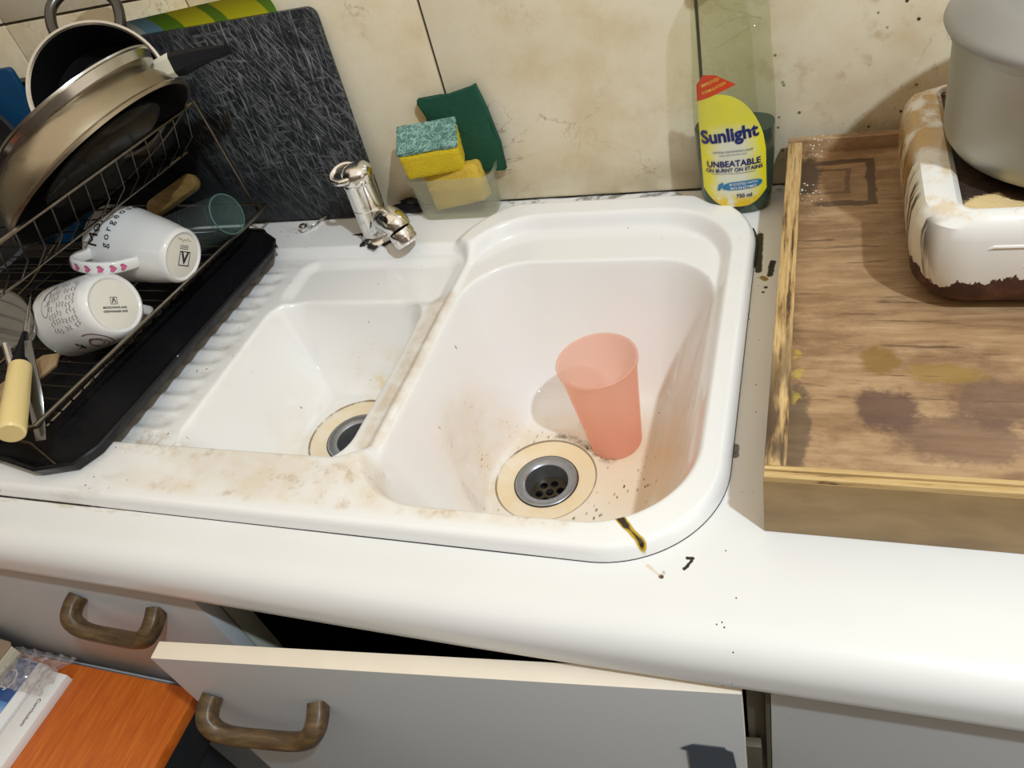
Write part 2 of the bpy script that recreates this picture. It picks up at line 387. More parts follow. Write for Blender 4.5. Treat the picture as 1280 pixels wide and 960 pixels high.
def m_black(name='scratched_black_plastic'):
    n = N(name)
    s1 = n.step(n.noise(150, 3, .6, stretch=(3.0, 1, .22), dist=.5), .52, .70); s2 = n.step(n.noise(110, 3, .6, stretch=(.4, 1, 1.9), dist=.6), .54, .72)
    rot = n.new('ShaderNodeVectorRotate', rotation_type='Y_AXIS'); n.put(rot.inputs['Vector'], n.coord); rot.inputs['Angle'].default_value = .6
    s3 = n.step(n.noise(160, 3, .7, stretch=(3.4, 1, .2), vec=rot.outputs[0]), .50, .7)
    X = n.xyz(); lamp_sheen = n.step(n.vmath('DISTANCE', n.coord, (.07, 0, .16)), .20, .05)  # scratches lightened mid-board: the lamp's sheen is painted into the colour
    s = n.mul(n.mx(s1, n.mul(s2, .6), s3), n.math('ADD', n.mul(lamp_sheen, .9), .06))
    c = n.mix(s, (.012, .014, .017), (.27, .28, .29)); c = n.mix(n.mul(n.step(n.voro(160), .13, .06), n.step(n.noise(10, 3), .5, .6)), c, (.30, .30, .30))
    n.bump(s, .25, .0005)
    return n.fin(c, n.ramp(n.noise(25, 4), (.3, .34), (.7, .52)), Specular_IOR_Level=.3)
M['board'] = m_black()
M['black_tray'] = (lambda n: n.fin(n.mix(n.mul(n.step(n.voro(90), .12, .06), n.step(n.noise(14, 3), .55, .65)), (.008, .008, .010), (.4, .4, .4)), n.ramp(n.noise(18, 4), (.35, .22), (.65, .5)), Specular_IOR_Level=.18))(N('black_tray_plastic'))
M['black'] = plain('black_plastic', (.008, .008, .010), .4, Specular_IOR_Level=.2)
M['chrome'] = (lambda n: n.fin(n.mix(n.step(n.noise(60, 5, .7), .56, .72), (.80, .79, .77), (.42, .38, .32)), n.ramp(n.noise(50, 4), (.35, .08), (.7, .25)), 1.0))(N('worn_chrome'))
M['wire'] = plain('rack_wire', (.26, .23, .19), .25, 1.0, var=.5, scale=80)
M['wire_shaded'] = plain('shaded_rack_wire', (.13, .12, .10), .3, 1.0, var=.5, scale=80)  # darker copy of the rail wire; shade on the baskets is in its colour
M['steel'] = (lambda n: n.fin(n.mix(n.noise(9, 4), (.46, .41, .32), (.30, .25, .17)), n.ramp(n.noise(30, 5, stretch=(1, 1, 6)), (.3, .26), (.7, .36)), 1.0))(N('brushed_pan_steel'))
M['bright_steel'] = plain('bright_steel', (.62, .61, .58), .22, 1.0, var=.25)
M['alu'] = (lambda n: n.fin(n.mix(n.step(n.voro(38), .06, .03), n.mix(n.noise(8, 4), (.46, .45, .40), (.38, .37, .32)), (.30, .25, .14)), n.ramp(n.noise(14, 4), (.3, .42), (.7, .55)), .75))(N('dull_aluminium'))
M['lid_alu'] = plain('lid_aluminium', (.42, .42, .415), .42, .7, var=.15, scale=12)
M['dark_steel'] = plain('darkened_steel', (.16, .16, .155), .14, .9, var=.3, scale=60)  # colour darkened to offset the bright surroundings mirrored in spoon and knife
M['nonstick'] = plain('black_nonstick', (.006, .006, .007), .45, Specular_IOR_Level=.22)
M['rust'] = plain('burnt_pan_rim', (.06, .03, .015), .8, var=.7, scale=90, bump=.6)
M['cream'] = plain('cream_enamel', (.70, .66, .52), .3)
M['mug'] = plain('white_glazed_mug', (.80, .79, .77), .1, var=.03, Coat_Weight=.5)
M['mugbase'] = plain('cream_mug_base', (.78, .75, .66), .25, var=.1)
M['ink'] = plain('black_print', (.012, .012, .014), .4)
M['ink2'] = plain('brown_script', (.42, .28, .10), .4)
M['pink_print'] = plain('pink_print', (.75, .13, .32), .3, var=.2)
M['mauve'] = plain('mauve_print', (.30, .15, .20), .4, var=.5, scale=300)
M['grey_print'] = plain('charcoal_print', (.06, .06, .06), .4, var=.7, scale=300)
M['cup'] = thin('frosted_pink_plastic', (1.0, .70, .59), .50, .38, .62, (1, .915, .88))
M['glass'] = thin('clear_glass', (.35, .42, .40), .10, .03, 0, (.92, .96, .95))
M['glass_rim'] = thin('thick_glass', (.16, .26, .24), .18, .05, 0, (.75, .88, .85))
M['bottle'] = thin('clear_green_bottle', (.30, .33, .26), .09, .06, 0, (.93, .945, .87))
M['liquid'] = plain('dark_green_liquid', (.002, .035, .032), .12, var=.2, Coat_Weight=.5)
M['tub'] = thin('cloudy_plastic', (.78, .78, .70), .20, .2, .3, (.92, .93, .88))
M['bag'] = thin('clear_plastic_bag', (.65, .60, .58), .30, .12, 0, (.9, .88, .87))
def m_sponge(name, c, d):
    n = N(name); f = n.noise(160, 4, .7); v = n.voro(330); n.bump(v, .6, .001)
    return n.fin(n.mix(n.mul(n.step(v, .35, .1), .6), n.mix(f, c, d), tuple(x * .5 for x in d)), .9)
M['sponge'] = m_sponge('yellow_sponge', (.78, .60, .02), (.70, .50, .01))
M['sponge_old'] = m_sponge('worn_yellow_sponge', (.72, .50, .05), (.60, .40, .06))
def m_scour(name, dark, light, k):
    n = N(name); q = lambda sc, d: n.step(n.math('ABSOLUTE', n.math('SUBTRACT', n.noise(sc, 2, .5, dist=d), .5)), .045, .008)
    f = n.mx(q(75, 1.2), q(120, .8), n.mul(n.noise(300, 3), .5)); n.bump(n.noise(420, 4, .8), .8, .001)
    return n.fin(n.mix(n.mul(f, k), dark, light), .85)
M['scour'] = m_scour('worn_green_scourer', (.015, .10, .075), (.30, .48, .42), .9)
M['scour2'] = m_scour('dark_green_scourer', (.003, .060, .030), (.01, .10, .06), .35)
M['yellow_handle'] = plain('yellow_handle', (.76, .60, .27), .3, var=.12, scale=20)
M['spatula'] = m_wood('worn_wood', [(.16, .10, .04), (.26, .17, .08), (.34, .24, .13)], 30, (6, 1, 1), .6)
M['blue'] = plain('blue_plastic', (.003, .055, .14), .4)
M['paper'] = plain('white_paper', (.80, .80, .79), .5, var=.04)
M['page'] = (lambda n: n.fin(n.ramp(n.noise(60, 3, stretch=(.3, .3, 12)), (.35, (.52, .46, .30)), (.6, (.74, .70, .55))), .7))(N('page_block'))
M['cover_brown'] = plain('brown_cover', (.30, .20, .14), .5)
M['cover_blue'] = (lambda n: n.fin(n.ramp(n.noise(9, 3), (.35, (.03, .10, .30)), (.55, (.10, .25, .52)), (.75, (.55, .66, .80))), .3))(N('blue_picture_cover'))
M['navy'] = plain('navy_print', (.008, .055, .21), .3)
M['tape'] = plain('dark_tape', (.05, .065, .085), .3, var=.4, scale=50, bump=.3)
M['floor'] = plain('grey_floor', (.16, .18, .20), .5)
M['dark_paint'] = plain('black_paint', (.010, .012, .015), .5)
def m_stove():
    n = N('chipped_white_enamel'); X = n.xyz(); f = n.noise(38, 5, .65)
    c = n.mix(n.noise(10, 3), (.84, .83, .80), (.80, .77, .70))
    z = X[2]
    # front lower band peeled to rust, ragged edge
    lim = n.math('ADD', n.math('MULTIPLY', n.math('SUBTRACT', n.noise(26, 5, .75, stretch=(1, 1, .5)), .5), .062), .030)
    peel = n.step(n.math('SUBTRACT', z, lim), .0012, -.0004)
    rust = n.ramp(n.noise(30, 5, .7), (.3, (.035, .012, .008)), (.55, (.085, .032, .018)), (.75, (.20, .09, .04)))
    near = n.mul(n.step(n.math('SUBTRACT', z, lim), .014, .0), n.step(n.noise(20, 3), .52, .62)); c = n.mix(n.mul(near, .8), c, (.72, .50, .20))
    c = n.mix(peel, c, rust)
    # left skirt: thin rust streaks between cream flakes
    left = n.mul(n.step(X[0], .020, .004), n.step(z, .086, .078)); stv = n.step(n.noise(60, 3, .6, stretch=(0, 1.6, .12)), .50, .56)
    flake = n.ramp(n.noise(12, 3), (.4, (.74, .64, .44)), (.6, (.82, .76, .62)))
    c = n.mix(n.mul(left, n.math('SUBTRACT', 1.0, peel), .75), c, flake); c = n.mix(n.mul(left, stv), c, (.05, .028, .02))
    # scorched amber film on the back half of the left rim
    amb = n.mul(n.step(X[1], .07, .13), n.step(X[0], .05, .03), n.step(f, .38, .55)); c = n.mix(n.mul(amb, .85), c, (.46, .24, .04))
    am2 = n.mul(n.step(z, .080, .086), n.step(f, .48, .62)); c = n.mix(n.mul(am2, .5), c, (.66, .45, .16))
    n.bump(peel, .5, -.001)
    return n.fin(c, n.mix(peel, (.22, .22, .22), (.8, .8, .8)))
M['enamel'] = m_stove()
def m_burnt():
    n = N('burnt_crust'); f = n.noise(30, 6, .75); n.bump(n.noise(120, 5, .8), 1.0, .002); X = n.xyz()
    c = n.ramp(f, (.35, (.012, .007, .005)), (.55, (.045, .022, .012)), (.70, (.10, .055, .03)))
    d = n.vmath('DISTANCE', n.vmath('MULTIPLY', n.coord, (1, 1.6, 0)), (.055, .045, 0))
    c = n.mix(n.step(n.math('ADD', d, n.math('MULTIPLY', n.math('SUBTRACT', f, .5), .06)), .030, .022), c, (.74, .55, .27)); return n.fin(c, .55)
M['burnt'] = m_burnt()

# ------------------------------------------------------------------ structure: wall, floor
wall = struct(boxo('wall_back', M['grout'], (-2.2, 2.2, .004, .12, -.95, 1.3), bev=0, smooth=False))
tm = None
for j, z0 in enumerate((-.29, .0012, .3125, .624, .9355)):
    for i in range(-6, 6):
        x0 = .1545 + i * .3015
        if j == 0: continue
        if tm is None:
            bm = bmesh.new(); box(bm, 0, .298, 0, .006, 0, .3080, bev=.0012, seg=2)
            t = obj('tile', bm, M['tile'], wall); tm = t.data
        else: t = link('tile', tm, M['tile'], wall)
        t.location = (x0, 0, z0)
struct(boxo('unseen_wall_front', plain('opposite_wall_paint', (.16, .12, .09), .7), (-2.2, 3.2, -2.75, -2.65, -.95, 1.9), bev=0, smooth=False))  # unseen wall, added dark to give the steel and chrome contrasting reflections
struct(boxo('unseen_wall_left', plain('left_wall_paint', (.30, .26, .20), .7), (-2.3, -2.2, -2.65, .12, -.95, 1.9), bev=0, smooth=False))  # second unseen wall, added for the same reflection contrast
struct(boxo('floor', M['floor'], (-3, 3, -3.5, .12, -.95, -.90), bev=0, smooth=False))

# ------------------------------------------------------------------ countertop (postformed nose, cut-out for the sink)
ct = thing('countertop', 'long white laminate countertop with rounded front nose around the sink', 'countertop')
bm = bmesh.new()
outer = [(-1.6, -.555), (1.6, -.555), (1.6, 0), (-1.6, 0)]; hole = rrect(-1.08, .205, -.524, -.042, .09)
def fillet_face(bm, loops, z):
    b = bmesh.new(); es = []
    for L in loops:
        vs = [b.verts.new((x, y, z)) for x, y in L]
        es += [b.edges.new((vs[i], vs[(i + 1) % len(vs)])) for i in range(len(vs))]
    bmesh.ops.triangle_fill(b, edges=es, use_beauty=True); return b
b = fillet_face(bm, [outer, hole], 0); merge(bm, b); b = fillet_face(bm, [outer, hole], -.03); merge(bm, b)
b = bmesh.new(); rings(b, [[(x, y, 0) for x, y in hole], [(x, y, -.03) for x, y in hole]]); merge(bm, b)
prof = [(-.555, 0)] + [(-.562 - .027 * math.sin(t), -.027 + .027 * math.cos(t)) for t in np.linspace(0.0, math.pi / 2, 12)] + [(-.5895, -.036)] + [(-.583 - .0065 * math.cos(t), -.040 - .0065 * math.sin(t)) for t in np.linspace(0.2, math.pi / 2, 5)] + [(-.567, -.0465), (-.567, -.03), (-.555, -.03)]
xs = np.linspace(-1.6, 1.6, 60)
b = bmesh.new(); R = []
for x in xs:
    sag = .0035 * math.exp(-((x - .02) / .28) ** 2)         # the nose bows a little towards the room in the middle
    R.append([(x, y - sag * min(1, max(0, (-.56 - y) / .02)), z) for y, z in prof])
rings(b, R); merge(bm, b)
obj('worktop', bm, M['counter'], ct)
bm = bmesh.new(); pts = [(x, -.0012, .0012 + .0006 * math.sin(x * 90)) for x in np.linspace(-1.5, 1.5, 300)]
tube(bm, pts, [.0008 * max(0, math.sin(x[0] * 31) * math.sin(x[0] * 77)) + .0005 for x in pts], 5)
obj('sealant', bm, M['black_seal'], ct)

# ------------------------------------------------------------------ sink (height field moulded from rounded rectangles)
sink = thing('kitchen_sink', 'white one and a half bowl ceramic sink with fluted drainer, stained around the drains', 'sink')
def sd(x, y, x0, x1, y0, y1, r):
    qx = np.abs(x - (x0 + x1) / 2) - (x1 - x0) / 2 + r; qy = np.abs(y - (y0 + y1) / 2) - (y1 - y0) / 2 + r
    return np.hypot(np.maximum(qx, 0), np.maximum(qy, 0)) + np.minimum(np.maximum(qx, qy), 0) - r
def ss(x, a, b):
    t = np.clip((x - a) / (b - a), 0, 1); return t * t * (3 - 2 * t)
def prof_z(d, D, w, k, k2=.003):
    raw = D * d / w; raw = k2 * np.logaddexp(0, raw / k2); h = np.clip(.5 + .5 * (D - raw) / k, 0, 1)
    v = D * (1 - h) + raw * h - k * h * (1 - h); return v
def smin(a, b, k):
    h = np.clip(.5 + .5 * (b - a) / k, 0, 1); return b * (1 - h) + a * h - k * h * (1 - h)
OUT = (-1.10, .2145, -.530, -.026)
BD, SD_ = (-.005, -.323), (-.232, -.322)
def sink_h(x, y):
    dO = sd(x, y, -.138, .5, -.9, -.020, .105)
    z = .0055 + .0085 * np.maximum(ss(-dO, -.010, .006), ss(-y, .415, .45))
    A = sd(x, y, -.124, .191, -.503, -.060, .088); Tt = sd(x, y, -1.07, -.112, -.457, -.100, .035)
    U = smin(A, Tt, .012)
    z = z - (z + .0045) * ss(-U, -.002, .013)
    # raised lip left between drainer tray and deck is rounded by the smoothstep; shelf behind small bowl dips slightly
    z = z - .006 * ss(-sd(x, y, -.36, -.12, -.215, -.112, .03), 0, .02)
    # flutes on the drainer
    fl = ss(-x, .372, .392) * ss(-y, .130, .150) * ss(y, -.445, -.425) * ss(x, -1.06, -1.03)
    z = z + .0022 * fl * np.cos(2 * math.pi * (y + .172) / .0252)
    B = sd(x, y, -.108, .178, -.500, -.132, .072)
    z = z - prof_z(-B, .160, .046, .075) * ss(-B, -.008, .0)
    Sm = sd(x, y, -.356, -.146, -.452, -.196, .040)
    z = z - prof_z(-Sm, .104, .040, .085) * ss(-Sm, -.008, .0)
    for (cx, cy) in (BD, SD_):
        r = np.hypot(x - cx, y - cy)
        z = z - .0016 * ss(-r, -.0585, -.0565) - .0035 * ss(-r, -.056, -.036) - .004 * ss(-r, -.13, -.05)
        z = z - .0012 * np.exp(-((r - .0578) / .0010) ** 2)
    for (cx, cy), zf, rb in ((BD, -.1665, .092), (SD_, -.1115, .076)):
        r = np.hypot(x - cx, y - cy); k = 1 - ss(r, .060, rb); fl_ = zf - .0016 * ss(-r, -.0585, -.0565) - .0035 * ss(-r, -.056, -.036) - .0012 * np.exp(-((r - .0578) / .0010) ** 2)
        z = z * (1 - k) + np.maximum(fl_, np.minimum(z, fl_)) * k
    d = -sd(x, y, *OUT, .098); t = np.clip(d / .009, 0, 1)
    z = z * 1.0 + 0 * t
    return np.where(t < 1, z * np.sqrt(np.clip(1 - (1 - t) ** 2, 0, 1)), z)
gx = np.concatenate([np.arange(-1.104, -.46, .006), np.arange(-.46, .2225, .0017)]); gy = np.arange(-.542, -.0225, .0017)
X, Y = np.meshgrid(gx, gy, indexing='ij')
sdo = sd(X, Y, *OUT, .098); e = 1e-4
gxn = (sd(X + e, Y, *OUT, .098) - sdo) / e; gyn = (sd(X, Y + e, *OUT, .098) - sdo) / e
snap = (sdo > 0); Xs = np.where(snap, X - gxn * sdo, X); Ys = np.where(snap, Y - gyn * sdo, Y)
keep = sdo < .0065
hr = .0335
for cx, cy in (BD, SD_):
    r = np.hypot(Xs - cx, Ys - cy); near = (r < hr) & (r > 1e-4)
    sc = np.where(near, hr / np.maximum(r, 1e-4), 1); ok = r > hr - .0035
    Xs = np.where(near, cx + (Xs - cx) * sc, Xs); Ys = np.where(near, cy + (Ys - cy) * sc, Ys); keep &= ok
Z = sink_h(Xs, Ys); Z[snap] = 0
nx, ny = X.shape; idx = np.arange(nx * ny).reshape(nx, ny)
fk = keep[:-1, :-1] & keep[1:, :-1] & keep[1:, 1:] & keep[:-1, 1:] & ~(snap[:-1, :-1] & snap[1:, :-1] & snap[1:, 1:] & snap[:-1, 1:])
F = np.stack([idx[:-1, :-1][fk], idx[1:, :-1][fk], idx[1:, 1:][fk], idx[:-1, 1:][fk]], 1)
used = np.unique(F); remap = -np.ones(nx * ny, int); remap[used] = np.arange(len(used)); F = remap[F]
V = np.stack([Xs.ravel()[used], Ys.ravel()[used], Z.ravel()[used]], 1)
me = bpy.data.meshes.new('basin'); me.vertices.add(len(V)); me.vertices.foreach_set('co', V.astype(np.float32).ravel())
me.loops.add(F.size); me.loops.foreach_set('vertex_index', F.astype(np.int32).ravel())
me.polygons.add(len(F)); me.polygons.foreach_set('loop_start', np.arange(0, F.size, 4, dtype=np.int32)); me.update(calc_edges=True); me.validate()
link('basin', me, M['sink'], sink)
def drain(cx, cy):
    z0 = float(sink_h(np.array([cx + .0345]), np.array([cy]))[0])
    bm = bmesh.new()
    lathe(bm, [(.0362, z0 + .0004), (.0362, z0 + .0012), (.0350, z0 + .0020), (.0335, z0 + .0021), (.0275, z0 + .0008), (.0252, z0 - .0010), (.0242, z0 - .005), (.0222, z0 - .022), (.0222, z0 - .05), (.026, z0 - .05), (.026, z0 - .004), (.0362, z0 + .0004)], 64, Matrix.Translation((cx, cy, 0)))
    d = obj('drain_ring', bm, plain('dull_drain_steel', (.40, .42, .45), .34, .85, var=.35, scale=150), sink); 
    b = bmesh.new(); es = []
    loops = [[(cx + .0222 * math.cos(t), cy + .0222 * math.sin(t)) for t in np.linspace(0, 2 * math.pi, 41)[:-1]]]
    hs = [(0, 0)] + [(.0125 * math.cos(a), .0125 * math.sin(a)) for a in np.linspace(.3, .3 + 2 * math.pi, 7)[:-1]]
    for hx, hy in hs: loops.append([(cx + hx + .0046 * math.cos(t), cy + hy + .0046 * math.sin(t)) for t in np.linspace(0, 2 * math.pi, 17)[:-1]])
    b = fillet_face(None, loops, z0 - .020); r = bmesh.ops.extrude_face_region(b, geom=b.faces[:])
    for v in r['geom']:
        if isinstance(v, bmesh.types.BMVert): v.co.z -= .002
    obj('strainer', b, plain('grimy_strainer', (.09, .07, .045), .35, .6, var=.6, scale=200), d, smooth=False)
    bm = bmesh.new(); lathe(bm, [(.0, z0 - .049), (.0221, z0 - .049)], 32, Matrix.Translation((cx, cy, 0))); obj('waste_pipe', bm, M['void'], d)
    bm = bmesh.new(); tube(bm, [(cx + .0368 * math.cos(t), cy + .0368 * math.sin(t), z0 + .0004) for t in np.linspace(0, 2 * math.pi, 49)[:-1]], .0008, 6, True); obj('grime_ring', bm, M['black_seal'], d)
drain(*BD); drain(*SD_)
# blackened bead where the sink meets the worktop
bm = bmesh.new(); o = rrect(OUT[0], OUT[1], OUT[2], OUT[3], .098, 40); pts = []
for i in range(len(o)):
    a = Vector(o[i]); c = Vector(o[(i + 1) % len(o)]); k = max(1, int((c - a).length / .006))
    for j in range(k): p = a.lerp(c, j / k); pts.append((p.x, p.y, .0002))
ph = np.cumsum(rng.normal(0, 1, len(pts))) * .25
rad = [.00045 + .0010 * max(0, math.sin(ph[i])) * (1 if (p[0] > .17 or p[0] < -.25) else .12) + (.0022 if (p[0] > .19 and -.16 < p[1] < -.09) else 0) for i, p in enumerate(pts)]
tube(bm, pts, rad, 6, True); obj('sealant', bm, M['black_seal'], sink)

# ------------------------------------------------------------------ tap
tap = thing('tap', 'short chrome pillar tap on the back ledge behind the small bowl', 'tap', (-.2585, -.080, .0055))
bm = bmesh.new(); lathe(bm, [(0, 0), (.024, 0), (.0245, .003), (.0205, .007), (.0195, .012), (.0195, .046), (.0200, .0465), (.0200, .0475), (.0195, .048), (.0195, .078), (.0202, .080), (.0202, .084), (.0, .084)], 48)
obj('body', bm, M['chrome'], tap)
bm = bmesh.new(); b = bmesh.new()
lathe(b, [(.0202, .0), (.0208, .002), (.0208, .008), (.0195, .013), (.014, .019), (.007, .0215), (0, .022)], 40)
for v in b.verts: v.co.x += .004 * v.co.z / .02
merge(bm, b, Matrix.Translation((0, 0, .0845)) @ Matrix.Rotation(.08, 4, 'Y'))
cap = obj('handle_cap', bm, M['chrome'], tap)
bm = bmesh.new(); hu = Vector((-.75, -.55, .10)).normalized(); hv = Vector((.10, -.35, .9)); hv = (hv - hu * hv.dot(hu)).normalized(); w_ = Vector((.55, -.75, 0))
loop = [Vector((-.007, -.008, .0985)) + Vector((-.86, -.45, -.12)) * (.002 + .0170 * math.cos(t)) + Vector((.42, -.75, -.40)) * .0135 * math.sin(t) for t in np.linspace(0, 2 * math.pi, 33)[:-1]]
tube(bm, loop, [.0036 + .0008 * math.sin(t) ** 2 for t in np.linspace(0, 2 * math.pi, 33)[:-1]], 12, True); obj('lever_loop', bm, M['chrome'], tap)
bm = bmesh.new()
sp = spline([(.004, -.004, .018), (.018, -.009, .029), (.032, -.017, .036), (.045, -.025, .035), (.052, -.030, .027)], 6)
tube(bm, sp, list(np.interp(np.linspace(0, 1, len(sp)), [0, .25, .55, .8, 1], [.0155, .015, .0175, .0175, .0155])), 24)
obj('spout', bm, M['chrome'], tap)
bm = bmesh.new(); lathe(bm, [(0, .0), (.0135, 0), (.0152, .002), (.0158, .004), (.0158, .0085), (.0152, .009), (.0152, .0098), (.0160, .0105), (.0160, .016), (.0150, .019), (0, .019)], 36, frame((.060, -.036, .0115), (-.42, .22, .85)))
obj('aerator', bm, M['chrome'], tap)
bm = bmesh.new(); b = bmesh.new()
ol = [(.0245 * math.cos(t) * (1 + .12 * math.sin(7 * t) + .08 * math.sin(13 * t + 1)), .0245 * math.sin(t) * (1 + .12 * math.sin(7 * t) + .08 * math.sin(13 * t + 1)) - .002) for t in np.linspace(0, 2 * math.pi, 49)[:-1]]
slab(bm, ol, -.0003, .0018, .0006); slab(bm, [(-.045, .006), (-.020, .002), (-.016, .011), (-.030, .010)], 0, .0008)
obj('limescale_crust', bm, plain('rusty_crust', (.035, .022, .014), .8, var=.6, scale=300, bump=.5), tap)
ch = thing('plug_chain', 'short chrome bead chain end lying left of the tap base', 'chain', (-.385, -.058, .0055))
bm = bmesh.new(); cp = spline([(.006, .004, .003), (.009, .010, .0028), (.012, .014, .003), (.013, .020, .0028), (.017, .025, .003), (.020, .031, .0035)], 4)
for i in range(0, len(cp) - 1):
    p = cp[i]; d = (cp[i + 1] - p).normalized(); u = d; v = Vector((0, 0, 1)).cross(d).normalized() if i % 2 else Vector((0, 0, 1))
    tube(bm, [p + u * .0020 * math.cos(t) + v * .0011 * math.sin(t) for t in np.linspace(0, 2 * math.pi, 11)[:-1]], .00045, 5, True)
obj('chain_links', bm, M['chrome'], ch)
bm = bmesh.new(); lathe(bm, [(0, -.006), (.0045, -.005), (.0062, -.001), (.0052, .003), (.0022, .006), (.0018, .009), (0, .0095)], 20, frame((-.0015, -.0005, .0062), (.55, .75, .15))); obj('bead', bm, M['chrome'], ch)

# ------------------------------------------------------------------ pink cup in the main bowl
zc = -.1655
cup = thing('plastic_cup', 'translucent pink plastic cup standing in the main bowl beside the drain', 'cup', (.066, -.262, zc))
bm = bmesh.new(); H = .128
p = [(0, .0), (.026, 0), (.0290, .0012), (.0300, .004)] + [(.0300 + .0115 * t, .004 + (H - .010) * t) for t in np.linspace(.05, 1, 12)] + [(.0436, H - .005), (.0438, H - .001), (.0425, H), (.0412, H - .001)] + [(.0402 - .0112 * t, H - .006 - (H - .011) * t) for t in np.linspace(0, 1, 12)] + [(.026, .003), (0, .0025)]
lathe(bm, p, 72); o = obj('cup_body', bm, M['cup'], cup); cup.rotation_euler = (0, math.radians(-1.6), 0)

# ------------------------------------------------------------------ washing-up bottle
bx, by = .189, -.036
bot = thing('dish_soap_bottle', 'clear squeeze bottle of dark green washing-up liquid with a yellow label', 'bottle', (bx, by, 0))
ZB = [0, .004, .012, .03, .06, .09, .115, .135, .155, .18, .205, .228, .245, .258, .268, .276]
WB = [.0335, .0365, .0380, .0395, .0410, .0420, .0422, .0415, .0400, .0385, .0378, .0360, .0325, .0250, .0160, .0125]
DB = [.021, .0235, .0245, .0255, .0262, .0265, .0262, .0255, .0245, .0235, .023, .022, .020, .017, .0135, .0125]
def bpt(a, z, off=0.0):
    w = np.interp(z, ZB, WB) + off; d = np.interp(z, ZB, DB) + off; n_ = 2.5 if z < .25 else 2.1
    c, s = math.cos(a), math.sin(a); return (w * math.copysign(abs(c) ** (2 / n_), c), d * math.copysign(abs(s) ** (2 / n_), s), z)
def bfront(x, z, off=.0005):      # front surface point for a horizontal coordinate
    w = np.interp(z, ZB, WB); d = np.interp(z, ZB, DB); t = min(abs(x) / w, .985); return (x, -(d * (1 - t ** 2.5) ** (1 / 2.5)) - off, z)
zz = np.concatenate([np.linspace(0, .012, 5)[:-1], np.linspace(.012, .245, 40)[:-1], np.linspace(.245, .276, 10)])
bm = bmesh.new(); rings(bm, [[bpt(a, z) for a in np.linspace(0, 2 * math.pi, 65)[:-1]] for z in zz], True, True, False); obj('bottle_shell', bm, M['bottle'], bot)
bm = bmesh.new(); zl = [z for z in zz if z < .098] + [.098]; rings(bm, [[bpt(a, max(z, .001), -.0009) for a in np.linspace(0, 2 * math.pi, 65)[:-1]] for z in zl], True, True, True); obj('liquid', bm, M['liquid'], bot)
bm = bmesh.new(); lathe(bm, [(0.0127, .276), (.0150, .277), (.0150, .292), (.011, .296), (.006, .300), (.005, .312), (0, .313)], 32); obj('cap', bm, plain('yellow_cap', (.7, .5, .02), .35), bot)
bm = bmesh.new(); tube(bm, [bpt(-1.9 + .0, .150 + .02 * t) for t in (0, 1)], .0003, 4)
for k in range(3):       # creases of the squeezed shoulder
    tube(bm, [bfront(x, .196 + k * .010 + .010 * math.sin(x * 55 + k), .0002) for x in np.linspace(-.020 + k * .008, .030, 12)], .00045, 5)
obj('crease', bm, M['bottle'], bot)
# label: outline as z range over x
def lab(x):
    t = (x + .0340) / .0670; t = min(max(t, 0), 1)
    hi = .078 + .066 * (1 - max(0, (t - .28) / .72) ** 2.4) ** .6
    lo = .012 + .030 * (1 - math.sin(min(1, max(0, t * .86 + .05)) * math.pi)) ** 1.6
    return (lo, max(hi, lo + .03))
def m_label():
    n = N('yellow_lemon_label'); X_ = n.xyz(); f = n.noise(55, 3)
    c = n.ramp(n.math('ADD', n.math('MULTIPLY', n.math('ABSOLUTE', X_[0]), 22), n.math('MULTIPLY', f, .35)), (.42, (.75, .76, .60)), (.78, (.82, .76, .03)))
    c = n.mix(n.step(X_[2], .095, .115), c, n.mix(f, (.80, .72, .02), (.62, .62, .10)))
    c = n.mix(n.mul(n.step(X_[2], .034, .018), n.step(f, .42, .55)), c, (.80, .55, .02)); return n.fin(c, .25)
wrap('label', gridpoly(lab, -.0340, .0330, 0, 1, 30, 26), bfront, m_label(), bot)
red = poly([(-.0345, .136), (-.0340, .153), (-.026, .164), (-.014, .164), (.006, .153)]); 
wrap('red_flash', red, lambda x, y: bfront(x, y, .0009), plain('red_flash', (.66, .06, .015), .3), bot, 9)
def btxt(s, size, x, z, mat, bold=0, sx=1, rot=.0, off=.0013, name='lettering', skew=0):
    b = text_bm(s, size, 'CENTER', bold, sx); cr, sr = math.cos(rot), math.sin(rot)
    wrap(name, b, lambda u, v: bfront(x + (u + skew * v) * cr - v * sr, z + u * sr + v * cr, off), mat, bot, 1)
nb = plain('navy_ink', (.004, .015, .14), .3); wi = plain('white_ink', (.85, .87, .85), .3); yi = plain('yellow_ink', (.85, .65, .10), .3)
btxt('Sunlight', .0200, -.0035, .0995, nb, .0007, .93, .10)
btxt('ORIGINAL DISHWASHING LIQUID', .0029, .0, .0810, nb, .00002, .95, .04); btxt('GIVES MORE FOR EVERY DROP', .0022, .0, .0770, nb, 0, .95, .04)
btxt('UNBEATABLE', .0100, .0, .0665, nb, .00025, .93, .03); btxt('ON BURNT ON STAINS', .0063, .0, .0590, nb, .00015, .90, .03)
wrap('underline', poly([(-.024, .0545), (.022, .0555), (.022, .0551), (-.024, .0541)]), lambda x, y: bfront(x, y, .0013), nb, bot, 3)
pl = plain('blue_pill', (.02, .20, .42), .3)
pil = [(x * .0205 + .0085, .0395 + y * .0052 + x * .0012) for x, y in [(math.copysign(abs(math.cos(t)) ** .4, math.cos(t)), math.sin(t)) for t in np.linspace(0, 2 * math.pi, 33)[:-1]]]
wrap('blue_pill', poly(pil), lambda x, y: bfront(x, y, .0010), pl, bot, 5)
btxt('BOOSTED WITH', .0042, .0095, .0418, wi, .00003, .95, .05, .0016); btxt('BIO-ENZYMES', .0047, .0095, .0370, wi, .00003, .95, .05, .0016)
